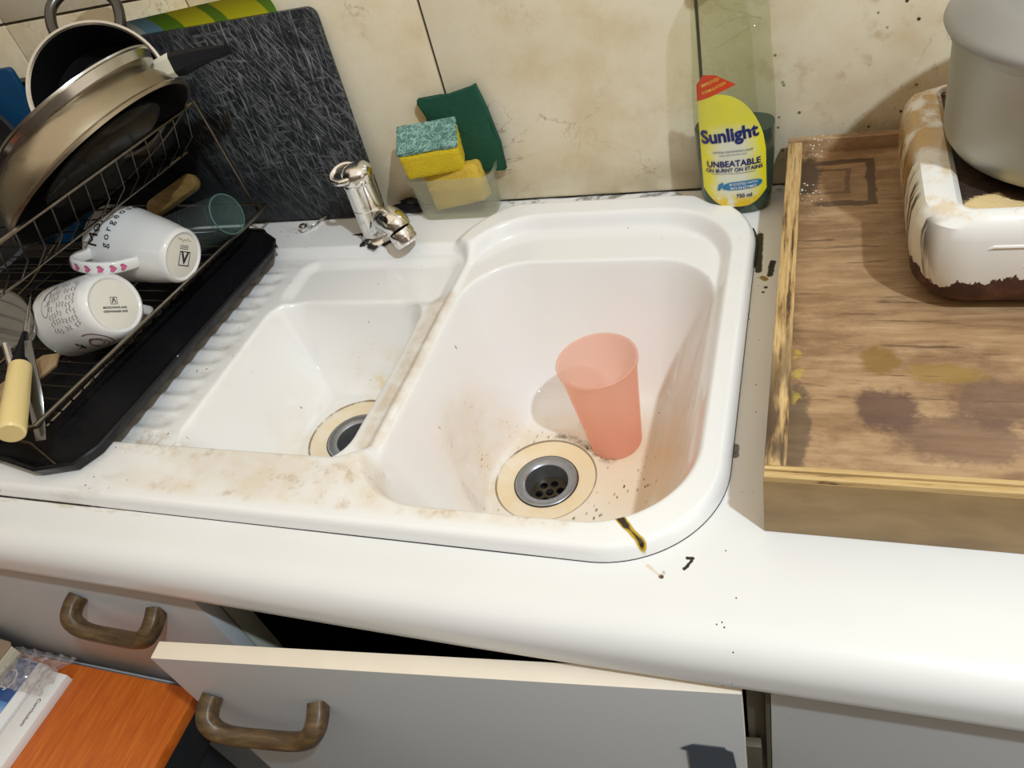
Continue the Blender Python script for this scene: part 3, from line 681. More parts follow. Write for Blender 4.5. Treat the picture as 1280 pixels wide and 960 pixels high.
for (px, pz, pr) in ((-.0145, .0400, .0028), (-.0105, .0375, .0022), (-.0165, .0360, .0019), (-.0128, .0425, .0015)):
    wrap('enzyme_dot', poly([(px + pr * math.cos(t), pz + pr * math.sin(t)) for t in np.linspace(0, 2 * math.pi, 13)[:-1]]), lambda x, y: bfront(x, y, .0014), pl, bot)
btxt('750 ml', .0068, .0100, .0265, nb, .00015, .9, .06)
btxt('IMPROVED', .0044, -.0195, .1565, yi, .00002, .95, .42, .0013); btxt('FORMULATION', .0040, -.0160, .1505, yi, .00002, .95, .42, .0013)

# ------------------------------------------------------------------ wooden box on the worktop
bxo = thing('wooden_box', 'large upturned plywood box tray with burnt and stained top, right of the sink', 'box', (0, 0, 0))
x0, y0, y1, zt, zp = .243, -.487, -.012, .0635, .050
boxo('top_panel', M['box'], (x0 + .013, 1.18, y0 + .010, y1 - .008, zp - .009, zp), bxo, .0006)
boxo('side_rail', M['ply_side'], (x0, x0 + .0145, y0 + .011, y1 - .0095, .0005, zt), bxo, .0010)
n_ = boxo('rear_rail', M['box'], (x0, 1.18, y1 - .0095, y1, .0005, zt + .0015), bxo, .0008)
M['gold'] = m_wood('golden_plywood_face', [(.24, .15, .06), (.34, .22, .09), (.42, .28, .13)], 12, (1, 2.5, 2.5), .5)
fr = boxo('front_rail', M['gold'], (x0, 1.18, y0, y0 + .0045, .0005, zt - .0045), bxo, .0005)
boxo('front_ply', M['ply_front'], (x0 + .0003, 1.18, y0 + .0008, y0 + .0065, .010, zt - .0010), bxo, .0007)
boxo('inner_ply', M['ply_front'], (x0 + .0003, 1.18, y0 + .0073, y0 + .0112, .010, zt), bxo, .0007)

# ------------------------------------------------------------------ two plate stove
sx0, sy0, sz0 = .343, -.300, .0565
st = thing('hot_plate_stove', 'chipped white enamel hot plate stove with rusty lower edge on the wooden box', 'stove', (sx0, sy0, sz0 - .006))
bm = bmesh.new(); Wd, Dp = .56, .238
def rr3(i, z, r): return [(x, y, z) for x, y in rrect(i, Wd - i, i, Dp - i, max(r - i * .6, .004), 7)]
rings(bm, [rr3(.018, .006, .035), rr3(.010, .009, .04), rr3(.004, .018, .042), rr3(.0015, .032, .042), rr3(.0, .05, .040), rr3(.0005, .070, .038), rr3(.003, .080, .036), rr3(.0075, .0868, .034), rr3(.0125, .0892, .030),
           rr3(.0175, .0886, .022), rr3(.0205, .0850, .018), rr3(.0215, .0790, .018)], True, True, False)
for v in bm.verts:       # the left rim of the pressed top is wider than the front one
    if v.co.z > .082 and v.co.x < .1: v.co.x += min(.012, max(0, (v.co.x - .010)) * 1.4)
obj('enamel_shell', bm, M['enamel'], st)
bm = bmesh.new(); b = bmesh.new(); NX, NY = 60, 30
V_ = [[b.verts.new((.0185 + (Wd - .037) * i / NX, .0185 + (Dp - .037) * j / NY, .0805 + .0016 * random.random())) for j in range(NY + 1)] for i in range(NX + 1)]
for i in range(NX):
    for j in range(NY): b.faces.new((V_[i][j], V_[i + 1][j], V_[i + 1][j + 1], V_[i][j + 1]))
merge(bm, b); obj('burnt_hob', bm, M['burnt'], st)
for hx in (.128, .42):
    bm = bmesh.new(); lathe(bm, [(.0, .0815), (.085, .0815), (.086, .084), (.085, .0888), (.080, .0895), (0, .0895)], 48, Matrix.Translation((hx, .118, 0))); obj('hot_plate', bm, M['nonstick'], st)
bm = bmesh.new()
for (a0, a1, z) in ((.052, .30, .066), (.076, .30, .050)): tube(bm, [(a0 - .004, .0020, z - .003)] + [(x, .0006, z) for x in np.linspace(a0, a1, 8)], .0016, 8)
obj('pressed_rib', bm, M['enamel'], st)
for fx in (.04, Wd - .04):
    for fy in (.035, Dp - .035):
        bm = bmesh.new(); lathe(bm, [(0, -.0003), (.009, -.0003), (.010, .002), (.009, .0065), (0, .0065)], 16, Matrix.Translation((fx, fy, 0))); obj('foot', bm, M['black'], st)

# ------------------------------------------------------------------ pot on the stove
pc = (.4705, -.184, .1406)
pot = thing('cooking_pot', 'dull aluminium cooking pot with flat lid on the stove', 'pot', pc)
bm = bmesh.new(); lathe(bm, [(0, 0), (.090, 0), (.097, .0025), (.1015, .009), (.1030, .018), (.1050, .085), (.1052, .0865), (.1082, .0885), (.1082, .0965), (.1070, .098), (.1035, .098), (.1005, .02), (.09, .004), (0, .003)], 96); obj('pot_body', bm, M['alu'], pot)
bm = bmesh.new(); lathe(bm, [(.1095, .0945), (.1118, .0950), (.1130, .0975), (.1122, .1000), (.1085, .1035), (.100, .1085), (.092, .1130), (.086, .1145), (.045, .1170), (0, .1175)], 96)
ld = obj('lid', bm, M['lid_alu'], pot); bm = bmesh.new(); lathe(bm, [(.006, .117), (.006, .124), (.014, .127), (.015, .134), (.011, .138), (0, .139)], 24); obj('knob', bm, M['black'], ld)

# ------------------------------------------------------------------ tub with sponges
tub = thing('plastic_tub', 'cloudy clear plastic tub holding sponges at the wall behind the sink', 'tub', (-.158, -.027, .0058))
bm = bmesh.new()
def tr(i, z, r=.013): return [(x, y, z) for x, y in rrect(-.050 - i, .051 + i, -.0205 - i * .5, .0185 + i * .3, r, 5)]
rings(bm, [tr(0, .0), tr(.0012, .002), tr(.0045, .051), tr(.0075, .052), tr(.0088, .0585), tr(.0078, .0590), tr(.0040, .0555), tr(.0032, .051), tr(-.0003, .0025)], True, True, True)
obj('tub_wall', bm, M['tub'], tub)
def cushion(w, h, d, mat, name, bumpy=.0012, nx=14, ny=10, bev=.004, parent=None, zoff=0, warp=None):
    b = bmesh.new(); bmesh.ops.create_cube(b, size=1)
    for v in b.verts: v.co = Vector((v.co.x * w, v.co.y * h, v.co.z * d + zoff))
    bmesh.ops.bevel(b, geom=b.edges[:], offset=bev, segments=2, affect='EDGES', profile=.5)
    bmesh.ops.subdivide_edges(b, edges=[e for e in b.edges if e.calc_length() > .012], cuts=7, use_grid_fill=True)
    for v in b.verts:
        v.co += Vector((random.uniform(-1, 1), random.uniform(-1, 1), random.uniform(-1, 1))) * bumpy * .5
        if warp: v.co = warp(v.co)
    return obj(name, b, mat, parent)
s1 = thing('scouring_sponge', 'bright yellow sponge with worn green scouring face propped on the tub rim', 'sponge', (-.171, -.034, .1035))
cushion(.074, .046, .044, M['sponge'], 'foam', .0006, parent=s1, zoff=-.009)
cushion(.075, .044, .006, M['scour'], 'scouring_face', .0016, bev=.002, parent=s1, zoff=.0155)
s1.rotation_euler = (math.radians(24), math.radians(2), math.radians(15))
s2 = thing('scouring_pad', 'large dark green scouring pad standing against the wall behind the sponges', 'scouring pad', (-.136, -.0075, .050))
b = bmesh.new(); ol = [(-.040, .0), (.044, .0), (.047, .035), (.041, .080), (.032, .111), (.022, .108), (-.005, .103), (-.046, .101), (-.047, .096), (-.040, .080)]
slab(b, ol, -.004, .004, .0015); bmesh.ops.triangulate(b, faces=[f for f in b.faces if len(f.verts) > 4]); bmesh.ops.subdivide_edges(b, edges=b.edges[:], cuts=3)
for v in b.verts: v.co = Vector((v.co.x, -v.co.z - .004 * math.sin(v.co.y * 30), v.co.y)) + Vector((random.uniform(-1, 1), random.uniform(-1, 1), random.uniform(-1, 1))) * .0005
o = obj('pad', b, M['scour2'], s2, sharp=0)
s3 = thing('old_sponge', 'worn mustard yellow sponge sitting inside the plastic tub', 'sponge', (-.155, -.0255, .0425))
cushion(.076, .050, .026, M['sponge_old'], 'foam', .0012, parent=s3, bev=.006)
s3.rotation_euler = (math.radians(84), math.radians(-9), 0)
# dark rubber scrap behind the tap
bm = bmesh.new(); b = bmesh.new(); bmesh.ops.create_icosphere(b, subdivisions=3, radius=1)
for v in b.verts:
    q = 1 + .25 * math.sin(5 * v.co.x + 3 * v.co.z) + .2 * math.sin(9 * v.co.y + 2) + .12 * random.uniform(-1, 1); v.co = Vector((v.co.x * .024 * q, v.co.y * .009 * q, max(v.co.z * .009 * q, -.003)))
merge(bm, b); rg = obj('rubber_scrap', bm, M['black'], None); rg.location = (-.238, -.014, .008); tag(rg, 'crumpled black rubber scrap in the corner behind the tap', 'rubber scrap')

# ------------------------------------------------------------------ black chopping board and mat
cbm = thing('chopping_board', 'large scratched black plastic chopping board leaning on the tiled wall', 'chopping board', (-.45, -.026, .0058))
b = bmesh.new(); ol = rrect(-.26, .176, 0, .268, .012, 6); slab(b, ol, -.0045, .0045, .0015)
for v in b.verts: v.co = Vector((v.co.x, v.co.z, v.co.y))
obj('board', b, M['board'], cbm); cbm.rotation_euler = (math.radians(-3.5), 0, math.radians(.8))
b = bmesh.new(); R = []
for x in np.linspace(-.155, .142, 30):
    R.append([(x, -.0035 - .010 * max(0, (z - .265)) / .02, z) for z in np.linspace(.0, .262, 10)] + [(x, -.0035 - .0068 * (1 - math.cos(t)), .262 + .028 * math.sin(t * .5) + .004 * math.sin(x * 9)) for t in np.linspace(.2, 2.6, 8)])
rings(b, R, closed=False)
b2 = b.copy(); bmesh.ops.translate(b2, verts=b2.verts, vec=(0, .0006, .0006)); merge(b, b2)
def m_mat():
    n = N('leaf_pattern_mat'); v = n.voro(1, vec=None); X_ = n.xyz()
    w = n.math('ADD', X_[0], n.math('MULTIPLY', n.math('SUBTRACT', X_[2], .28), .35)); c = (.64, .60, .02)
    for a_, b_, col in ((-1, -.062, (.45, .47, .43)), (-.062, -.033, (.16, .30, .38)), (-.033, .0, (.14, .28, .02)), (.047, .067, (.14, .28, .02)), (.126, 1, (.16, .32, .03))):
        c = n.mix(n.mul(n.step(w, a_ - .001, a_ + .001), n.step(w, b_ + .001, b_ - .001)), c, col)
    return n.fin(c, .3)
mt = obj('cutting_mat', b, m_mat()); mt.location = (-.47, 0, .0058); tag(mt, 'thin yellow and green leaf patterned cutting mat behind the black board', 'cutting mat')

# ------------------------------------------------------------------ drip tray and dish rack
tray = thing('drip_tray', 'shiny black plastic drip tray under the dish rack', 'tray', (-.40, -.10, .0125))
A0 = np.array([-.392, -.122]); B0 = np.array([-.415, -.478])
oc = [(-.385, -.135), (-.396, -.108), (-.434, -.082), (-1.02, -.10), (-1.05, -.13), (-1.06, -.47), (-1.03, -.50), (-.530, -.502), (-.462, -.514), (-.418, -.502), (-.404, -.476)]
def inset(ol, d):
    n = len(ol); out = []
    for i in range(n):
        p = Vector(ol[i]); a = (p - Vector(ol[i - 1])).normalized(); c = (Vector(ol[(i + 1) % n]) - p).normalized()
        na = Vector((-a.y, a.x)); nc = Vector((-c.y, c.x)); m = (na + nc); m = m / max(m.dot(na), .3); out.append(tuple(p - m * d if True else p))
    return out
sgn = 1 if Vector(inset(oc, .01)[3]).y > oc[3][1] else -1
# orientation: make positive inset go inwards
area = sum(oc[i][0] * oc[(i + 1) % len(oc)][1] - oc[(i + 1) % len(oc)][0] * oc[i][1] for i in range(len(oc)))
isg = -1 if area > 0 else 1
bm = bmesh.new(); R = []
for d, z in ((.010, .0), (.004, .004), (.0, .0145), (.0015, .0165), (.005, .0155), (.009, .009), (.014, .0035), (.03, .003)):
    R.append([(x + .40, y + .10, z) for x, y in inset(oc, isg * d)])
rings(bm, R, True, True, True); obj('tray_shell', bm, M['black_tray'], tray, sharp=50)
rack = thing('dish_rack', 'two tier wire dish rack standing in the black drip tray', 'dish rack', (-.45, -.27, .014))
def rl(p): return (p[0] + .45, p[1] + .27, p[2] - .014)
def rod(pts, r=.0017, seg=7): b = bmesh.new(); tube(b, [rl(p) for p in pts], r, seg); return b
def ro(name, pts, r=.0017): return obj(name, rod(pts, r), M['wire'], rack)
Lf = Vector((-.423, -.062, .052)); Lg = Vector((-.452, -.487, .066))
ro('top_rail', [Lf, Lg, Lg + Vector((-.02, -.006, -.002)), (-.95, -.46, .07)], .0024)
ro('top_rail', [Lf + Vector((-.007, 0, -.006)), Lg + Vector((-.007, .004, -.006)), (-.94, -.452, .064)], .0017)
ro('bottom_rail', [(-.470, -.08, .026), (-.497, -.455, .028)], .0020)
for k in range(3): ro('bottom_rail', [(-.565 - k * .09, -.08, .024), (-.585 - k * .09, -.48, .026)], .0018)
ro('rear_rail', [Lf, (-.95, -.045, .07)], .0020)
ro('skid', [(-.392, -.118, .020), (-.425, -.090, .030), (-.47, -.082, .030), (-.95, -.08, .03)], .0018)
ro('skid', [(-.440, -.503, .022), (-.50, -.478, .026), (-.60, -.470, .027), (-.95, -.45, .03)], .0022)
bm = bmesh.new()
for k in range(24):
    t = (k + .5) / 24; a = Lf.lerp(Lg, t); bt = Vector((-.470, -.08, .026)).lerp(Vector((-.497, -.455, .028)), t)
    tube(bm, [rl(a), rl(a.lerp(bt, .5) + Vector((.003, 0, -.003))), rl(bt)], .0011, 5)
for k in range(20):
    t = k / 19; bt = Vector((-.470, -.08, .026)).lerp(Vector((-.497, -.455, .028)), t); tube(bm, [rl(bt), rl(bt + Vector((-.42, .02, -.004)))], .0012, 5)
stuff(obj('basket_wires', bm, M['wire_shaded'], rack))
Uf = Vector((-.427, -.098, .214)); Ug = Vector((-.484, -.440, .212))
ro('upper_rail', [Uf, Uf.lerp(Ug, .72), Ug, Ug + Vector((-.03, -.01, 0)), (-.92, -.43, .215)], .0025)
ro('upper_rail', [Uf + Vector((-.045, .0, -.060)), Ug + Vector((-.045, .0, -.060))], .0015)
ro('upper_rear_rail', [Uf, (-.92, -.055, .215)], .0020)
ro('rack_post', [(-.90, -.06, .02), (-.90, -.06, .33)], .004); ro('rack_post', [(-.92, -.43, .02), (-.92, -.43, .33)], .004)
ro('rack_post', [Uf + Vector((-.006, .012, .0)), (-.432, -.074, .05)], .0022)
bm = bmesh.new()
for k in range(15):
    t = (k + .5) / 15; a = Uf.lerp(Ug, t); q = a + Vector((-.045, .0, -.060))
    tube(bm, [rl(a), rl(a + Vector((-.012, 0, -.035))), rl(q), rl(q + Vector((-.20, .012, -.010)))], .0010, 5)
stuff(obj('basket_wires', bm, M['wire_shaded'], rack))
ro('plate_guide', [(-.62, -.15, .13), (-.60, -.30, .105), (-.60, -.42, .10)], .0018)

# ------------------------------------------------------------------ pans stacked on the rack
pa = Vector((-.55, .10, .829)).normalized(); pcn = Vector((-.4599, -.2284, .2100))
pan = thing('frying_pan', 'big brushed steel pan lying upside down on top of the rack', 'pan', pcn)
Mp = frame((0, 0, 0), pa, (0, -1, 0))
Rp = .1235
bm = bmesh.new(); lathe(bm, [(Rp, 0), (Rp + .0035, -.001), (Rp + .0045, .002), (Rp + .002, .0045), (Rp - .002, .006), (Rp - .0025, .010), (Rp - .005, .022), (Rp - .012, .034), (Rp - .023, .0425), (Rp - .030, .044), (0, .044)], 96, Mp); obj('pan_body', bm, M['steel'], pan)
bm = bmesh.new(); lathe(bm, [(Rp - .0005, .0005), (Rp - .005, .006), (Rp - .009, .020), (Rp - .020, .036), (0, .040)], 64, Mp); obj('inner_coating', bm, M['nonstick'], pan)
bm = bmesh.new(); lathe(bm, [(Rp - .028, .0435), (Rp - .028, .0475), (Rp - .034, .049), (0, .049)], 64, Mp); obj('burnt_base', bm, M['rust'], pan)
# handle: cream ferrule and black grip, leaving the rim at the wall side
hd = Vector((.10, .93, .20)).normalized(); hs = (Mp @ Vector((0, 0, .030))) + Vector((0.035, .115, .018))
def taperbox(p, d, L, w0, w1, h0, h1, mat, name, parent, up=pa, n=6, curve=0):
    b = bmesh.new(); d = Vector(d).normalized(); s = d.cross(up).normalized(); u = s.cross(d); R = []
    for i in range(n + 1):
        t = i / n; w = w0 + (w1 - w0) * t; h = h0 + (h1 - h0) * t; c = Vector(p) + d * L * t + u * curve * t * t
        R.append([c + s * w * .5 * x + u * h * .5 * y for x, y in ((-1, -.6), (-.7, -1), (.7, -1), (1, -.6), (1, .6), (.7, 1), (-.7, 1), (-1, .6))])
    rings(b, R, True, True, True); return obj(name, b, mat, parent)
hp = Vector((-.420, -.129, .266)) - pcn; hdir = Vector((1, .35, .12))
taperbox(hp, hdir, .024, .024, .030, .022, .026, M['cream'], 'ferrule', pan)
taperbox(hp + hdir.normalized() * .024, hdir, .062, .030, .016, .026, .010, M['black'], 'grip', pan, curve=-.006)
bowl = thing('steel_bowl', 'shallow bright steel bowl stacked on the base of the big pan', 'bowl', Vector((-.473, -.2224, .273)) - Vector((-.45, .1, .887)) * .0145 + Vector((.006, .010, 0)))
Mb = frame((0, 0, 0), (Vector((-.45, .10, .887))), (0, -1, 0))
bm = bmesh.new(); lathe(bm, [(0, .0), (.085, .0), (.0930, .003), (.0960, .0115), (.0980, .0125), (.0980, .0145), (.0955, .0145), (.0915, .005), (.082, .003), (0, .003)], 72, Mb); obj('bowl_body', bm, M['bright_steel'], bowl)
# saucepan, mouth towards the room
sn = Vector((.46, -.60, .50)).normalized(); sc_ = Vector((-.528, -.118, .250))
sp_ = thing('saucepan', 'small saucepan with black inside and loop handle standing on edge behind the big pan', 'saucepan', sc_)
Ms = frame((0, 0, 0), sn, (1, 0, 0)); R_ = .0785
bm = bmesh.new(); lathe(bm, [(0, -.085), (R_ - .012, -.085), (R_ - .003, -.078), (R_, -.06), (R_ + .0005, -.003), (R_ + .003, -.001), (R_ + .003, .001), (R_, .0015), (R_ - .002, 0)], 72, Ms); obj('pan_shell', bm, M['bright_steel'], sp_)
bm = bmesh.new(); lathe(bm, [(R_ - .0018, -.0003), (R_ - .003, -.004), (R_ - .004, -.07), (R_ - .014, -.08), (0, -.082)], 72, Ms); obj('inner_coating', bm, M['nonstick'], sp_)
bm = bmesh.new(); up_ = (Vector((.05, .25, 1))); up_ = (up_ - sn * up_.dot(sn)).normalized(); sd_ = sn.cross(up_)
hl = [up_ * (R_ - .002 + y) - sd_ * x - sn * (.012 + .15 * y) for x, y in [(-.036, -.006), (-.039, .012), (-.036, .030), (-.022, .045), (0, .050), (.022, .045), (.036, .030), (.039, .012), (.036, -.008)]]
tube(bm, spline(hl, 5), .0065, 12); obj('loop_handle', bm, plain('dark_handle_steel', (.10, .095, .085), .25, .9), sp_)
# lid leaning inside the upper basket
gl = thing('pan_lid', 'grey glass pan lid slotted under the big pan in the upper rack', 'lid', tuple(pcn - pa * .002 + Vector((-.005, .012, .0))))
bm = bmesh.new(); lathe(bm, [(.0, .022), (.05, .019), (.075, .013), (.080, .010), (.082, .009), (.082, .007), (.078, .008), (.05, .016), (0, .019)], 64, frame((0, 0, 0), pa, (0, 1, 0))); obj('lid_glass', bm, plain('smoked_lid', (.045, .045, .04), .15, .3), gl)
# invented wok, added to fill the dark area at the left
dp = thing('filler_wok', 'added black wok filling the dark far left of the rack', 'wok', (-.80, -.22, .20))
bm = bmesh.new(); lathe(bm, [(0, -.06), (.06, -.055), (.11, -.03), (.14, .01), (.143, .012), (.138, .012), (.10, -.026), (0, -.05)], 64, frame((0, 0, 0), (.75, -.35, .55))); obj('wok_body', bm, M['nonstick'], dp)
bs = thing('filler_basin', 'added black plastic basin filling the dark area behind the dish rack', 'basin', (-.80, -.055, .014))  # invented basin, added so the area behind the rack stays dark
bm = bmesh.new()
rings(bm, [[(x, y, z) for x, z in rrect(-.21 - i, .21 + i, .0, .235 + i, .04, 5)] for i, y in ((0, .03), (.0, .0), (.006, -.002), (.006, -.006), (0, -.004), (-.006, .0), (-.01, .026))], True, True, True); obj('basin_body', bm, M['black'], bs)
blu = thing('blue_board', 'blue plastic cutting board standing at the far left behind the pans', 'cutting board', (-.86, -.085, .016))
b = bmesh.new(); slab(b, rrect(-.16, .155, 0, .262, .006, 4), -.004, .004, .001)
for v in b.verts: v.co = Vector((v.co.x, v.co.z, v.co.y))
obj('board', b, M['blue'], blu); blu.rotation_euler = (math.radians(-4), 0, 0)

# ------------------------------------------------------------------ mugs and glass in the lower basket
def mug(name, label, base, mouth, rb, rm, belly, hint):
    base = Vector(base); mouth = Vector(mouth); L = (mouth - base).length; ax = (base - mouth).normalized()
    t = thing(name, label, 'mug', base, 'mugs drying in the dish rack')
    Mm = frame((0, 0, 0), ax, hint)                 # local z points out of the base
    outer = [(belly(s), -L * (1 - s)) for s in np.linspace(0, .93, 20)]
    bm = bmesh.new(); lathe(bm, [(rm - .004, -L + .002), (rm - .002, -L)] + outer + [(rb + .0022, -.003), (rb, -.0006), (rb - .0015, 0), (rb - .003, -.0006), (rb - .0045, -.002)], 80, Mm)
    obj('mug_body', bm, M['mug'], t)
    bm = bmesh.new(); lathe(bm, [(rb - .0044, -.0021), (0, -.0022)], 64, Mm); obj('foot_well', bm, M['mugbase'], t)
    bm = bmesh.new(); lathe(bm, [(rm - .0039, -L + .002)] + [(belly(s) - .004, -L * (1 - s)) for s in np.linspace(0.02, .9, 14)] + [(0, -.008)], 64, Mm); obj('mug_inside', bm, M['mug'], t)
    return t, Mm, L
def belA(s): return .0435 + .0020 * math.sin(min(1, s / .5) * math.pi) - .0120 * max(0, (s - .30) / .70) ** 1.7
mA, MA, LA = mug('mug', 'tall white mug with black lettering and pink hearts on its handle, lying in the rack', (-.429, -.229, .087), (-.535, -.219, .108), .0305, .0435, belA, (0, -1, .0))
def onA(a, s, off=.0004): r = belA(s) + off; return MA @ Vector((r * math.cos(a), r * math.sin(a), -LA * (1 - s)))
Ax, Ay, Az = MA.col[0].xyz, MA.col[1].xyz, MA.col[2].xyz
vA = (Vector(Mw.translation) - Vector((-.48, -.22, .1))).normalized()
aC = math.atan2(vA.dot(Ay), vA.dot(Ax))          # side of the mug that faces the room
def strap(pts, wdir, w, t, mat, name, parent):
    P = spline(pts, 6); b = bmesh.new(); R = []; wd = Vector(wdir).normalized()
    for i, p in enumerate(P):
        d = (P[min(i + 1, len(P) - 1)] - P[max(i - 1, 0)]).normalized(); s = (wd - d * wd.dot(d)).normalized(); u = d.cross(s)
        R.append([p + s * w * .5 * math.copysign(abs(math.cos(q)) ** .45, math.cos(q)) + u * t * .5 * math.sin(q) for q in np.linspace(0, 2 * math.pi, 17)[:-1]])
    rings(b, R, True, True, True); return obj(name, b, mat, parent), P, wd
def handle(t, MM, bel, L, ang, s0, s1, out, w=.0145, th=.0065, lean=0):
    u = MM.to_3x3() @ Vector((math.cos(ang), math.sin(ang), 0)); z = MM.to_3x3() @ Vector((0, 0, 1)); tang = z.cross(u)
    def q(s, o): return u * (bel(s) - .003 + o) + z * (-L * (1 - s))
    pts = [q(s0, 0), q(s0 - .03, out * .55), q(s0 + .06, out * .95), q((s0 + s1) / 2, out * 1.0), q(s1 - .08, out * .72), q(s1 - .0, out * .28), q(s1 + .03, 0)]
    return strap(pts, tang, w, th, M['mug'], 'handle', t), u, z, tang
HAND_A = aC + .50
(hA, PA, wdA), uA, zA, tA = handle(mA, MA, belA, LA, HAND_A, .10, .66, .034)
# hearts along the strap's outer face
def heart(b, c, ex, ey, sz):
    vs = []
    for t in np.linspace(0, 2 * math.pi, 25)[:-1]:
        x = 16 * math.sin(t) ** 3 / 17; y = (13 * math.cos(t) - 5 * math.cos(2 * t) - 2 * math.cos(3 * t) - math.cos(4 * t)) / 17
        vs.append(b.verts.new(c + ex * x * sz + ey * y * sz))
    b.faces.new(vs)
bh = bmesh.new(); bo = bmesh.new()
cum = [0]
for i in range(1, len(PA)): cum.append(cum[-1] + (PA[i] - PA[i - 1]).length)
cen = uA * (.02) + zA * (-LA * .5)
for k in range(6):
    s = cum[-1] * (.30 + .105 * k); i = next(j for j in range(len(cum)) if cum[j] >= s); p = PA[i]; d = (PA[i] - PA[i - 1]).normalized()
    u = wdA.cross(d).normalized()
    if u.dot(p - cen) < 0: u = -u
    heart(bo, p + u * .0037, wdA, -d if d.dot(zA) > 0 else d, .0046); heart(bh, p + u * .0040, wdA, -d if d.dot(zA) > 0 else d, .0040)
obj('heart_outline', bo, M['ink'], hA, smooth=False); obj('heart', bh, M['pink_print'], hA, smooth=False)
def mugtext(s, size, ang, sc, mat, on, R, parent, name='lettering', bold=0.0, sx=1, flip=1, L=LA):
    b = text_bm(s, size, 'LEFT', bold, sx)
    wrap(name, b, lambda x, y: on(ang + flip * x / R, sc - flip * y / L * flip), mat, parent, 1)
TA = aC + .28
mugtext('Morning', .0195, TA, .165, M['ink'], onA, .0445, mA, bold=.0, sx=1.12, flip=-1)
mugtext('g o r g e o u s', .0125, TA - .05, .325, M['ink'], onA, .0445, mA, bold=.0001, sx=1.0, flip=-1)
def baseprint(MM, items, parent):
    for s, size, x, y, rot, mat, bold in items:
        b = text_bm(s, size, 'CENTER', bold); cr, sr = math.cos(rot), math.sin(rot)
        wrap('base_print', b, lambda u, v: MM @ Vector((x + u * cr - v * sr, y + u * sr + v * cr, -.0018)), mat, parent)
def sqframe(MM, cx, cy, h, w, rot, parent):
    b = bmesh.new(); q = [(-h, -h), (h, -h), (h, h), (-h, h)]; v0 = [b.verts.new((x, y, 0)) for x, y in q]; v1 = [b.verts.new((x * (1 - w / h), y * (1 - w / h), 0)) for x, y in q]
    for i in range(4): j = (i + 1) % 4; b.faces.new((v0[i], v0[j], v1[j], v1[i]))
    cr, sr = math.cos(rot), math.sin(rot); wrap('base_print', b, lambda u, v: MM @ Vector((cx + u * cr - v * sr, cy + u * sr + v * cr, -.0018)), M['ink'], parent)
# rotation that makes "up" on the base follow screen-up roughly: world +Y/+Z projected on the base plane
def uprot(MM, upv):
    x, y = MM.col[0].xyz.dot(upv), MM.col[1].xyz.dot(upv); return math.atan2(y, x) - math.pi / 2
rA = uprot(MA, Vector((-.25, .62, .75)))
def rot2(x, y, r): return (x * math.cos(r) - y * math.sin(r), x * math.sin(r) + y * math.cos(r))
cx, cy = rot2(.004, -.003, rA); sqframe(MA, cx, cy, .0088, .0011, rA, mA)
baseprint(MA, [('V', .0185, cx, cy, rA, M['ink'], .0007)], mA)
for k in range(3):
    q = rot2(.001, .0085 + k * .0019, rA); b = bmesh.new(); ribbon(b, [(x, 0) for x in np.linspace(-.007, .007, 3)], .0007); wrap('base_print', b, (lambda q: lambda u, v: MA @ Vector((q[0] + u * math.cos(rA) - v * math.sin(rA), q[1] + u * math.sin(rA) + v * math.cos(rA), -.0018)))(q), M['ink'], mA)
b = bmesh.new(); ribbon(b, [(-.011 + .022 * t, .019 + .0018 * math.sin(t * 28) * (1 - .5 * t) + .001 * math.sin(t * 11)) for t in np.linspace(0, 1, 40)], .0007)
wrap('base_script', b, lambda u, v: MA @ Vector((*rot2(u, v, rA), -.0018)), M['ink2'], mA)

def belB(s): return .0435 - .0015 * s - .0060 * max(0, (s - .55) / .45) ** 2.2
mB, MB_, LB = mug('mug', 'white mug printed with a rose and sketchy script, lying nearest the front of the rack', (-.464, -.319, .087), (-.556, -.318, .062), .0335, .0435, belB, (0, -1, 0))
def onB(a, s, off=.0004): r = belB(s) + off; return MB_ @ Vector((r * math.cos(a), r * math.sin(a), -LB * (1 - s)))
vB = (Vector(Mw.translation) - Vector((-.51, -.32, .08))).normalized(); aB = math.atan2(vB.dot(MB_.col[1].xyz), vB.dot(MB_.col[0].xyz))
handle(mB, MB_, belB, LB, aB + 2.75, .20, .82, .030, .0125)
rB = uprot(MB_, Vector((-.2, .62, .75)))
cx, cy = rot2(.000, .0045, rB); sqframe(MB_, cx, cy, .0042, .0006, rB, mB)
baseprint(MB_, [('\u039b', .0075, cx, cy, rB, M['ink'], .0003), ('MICROWAVE AND', .0034, *rot2(.0, -.0035, rB), rB, M['ink'], .0001), ('DISHWASHER SAFE', .0034, *rot2(.0, -.0080, rB), rB, M['ink'], .0001)], mB)
b = bmesh.new()
for r_ in range(9):
    for c_ in range(7):
        x0_ = -.030 + c_ * .0088 + random.uniform(-.002, .002); yb = .020 + r_ * .0034
        if random.random() < .85: ribbon(b, [(x0_ + .006 * t, yb + .0009 * math.sin(t * 9 + r_)) for t in np.linspace(0, 1, 7)], .0005)
wrap('script_print', b, lambda x, y: onB(aB - .45 + x / .043, .05 + y / LB * 1.6 + .20 * 0), M['grey_print'], mB)
b = bmesh.new(); ribbon(b, [((.004 + .00055 * t * 3) * math.cos(t), (.004 + .00055 * t * 3) * math.sin(t)) for t in np.linspace(0, 15, 80)][:52], .0016)
for k in range(7): a = k * .9; ribbon(b, [(.010 * math.cos(a + u) * (1 + .12 * math.sin(3 * u)), .010 * math.sin(a + u)) for u in np.linspace(0, .8, 8)], .0020)
wrap('rose_print', b, lambda x, y: onB(aB + .95 + x / .043, .76 + y / LB), M['mauve'], mB)
b = bmesh.new()
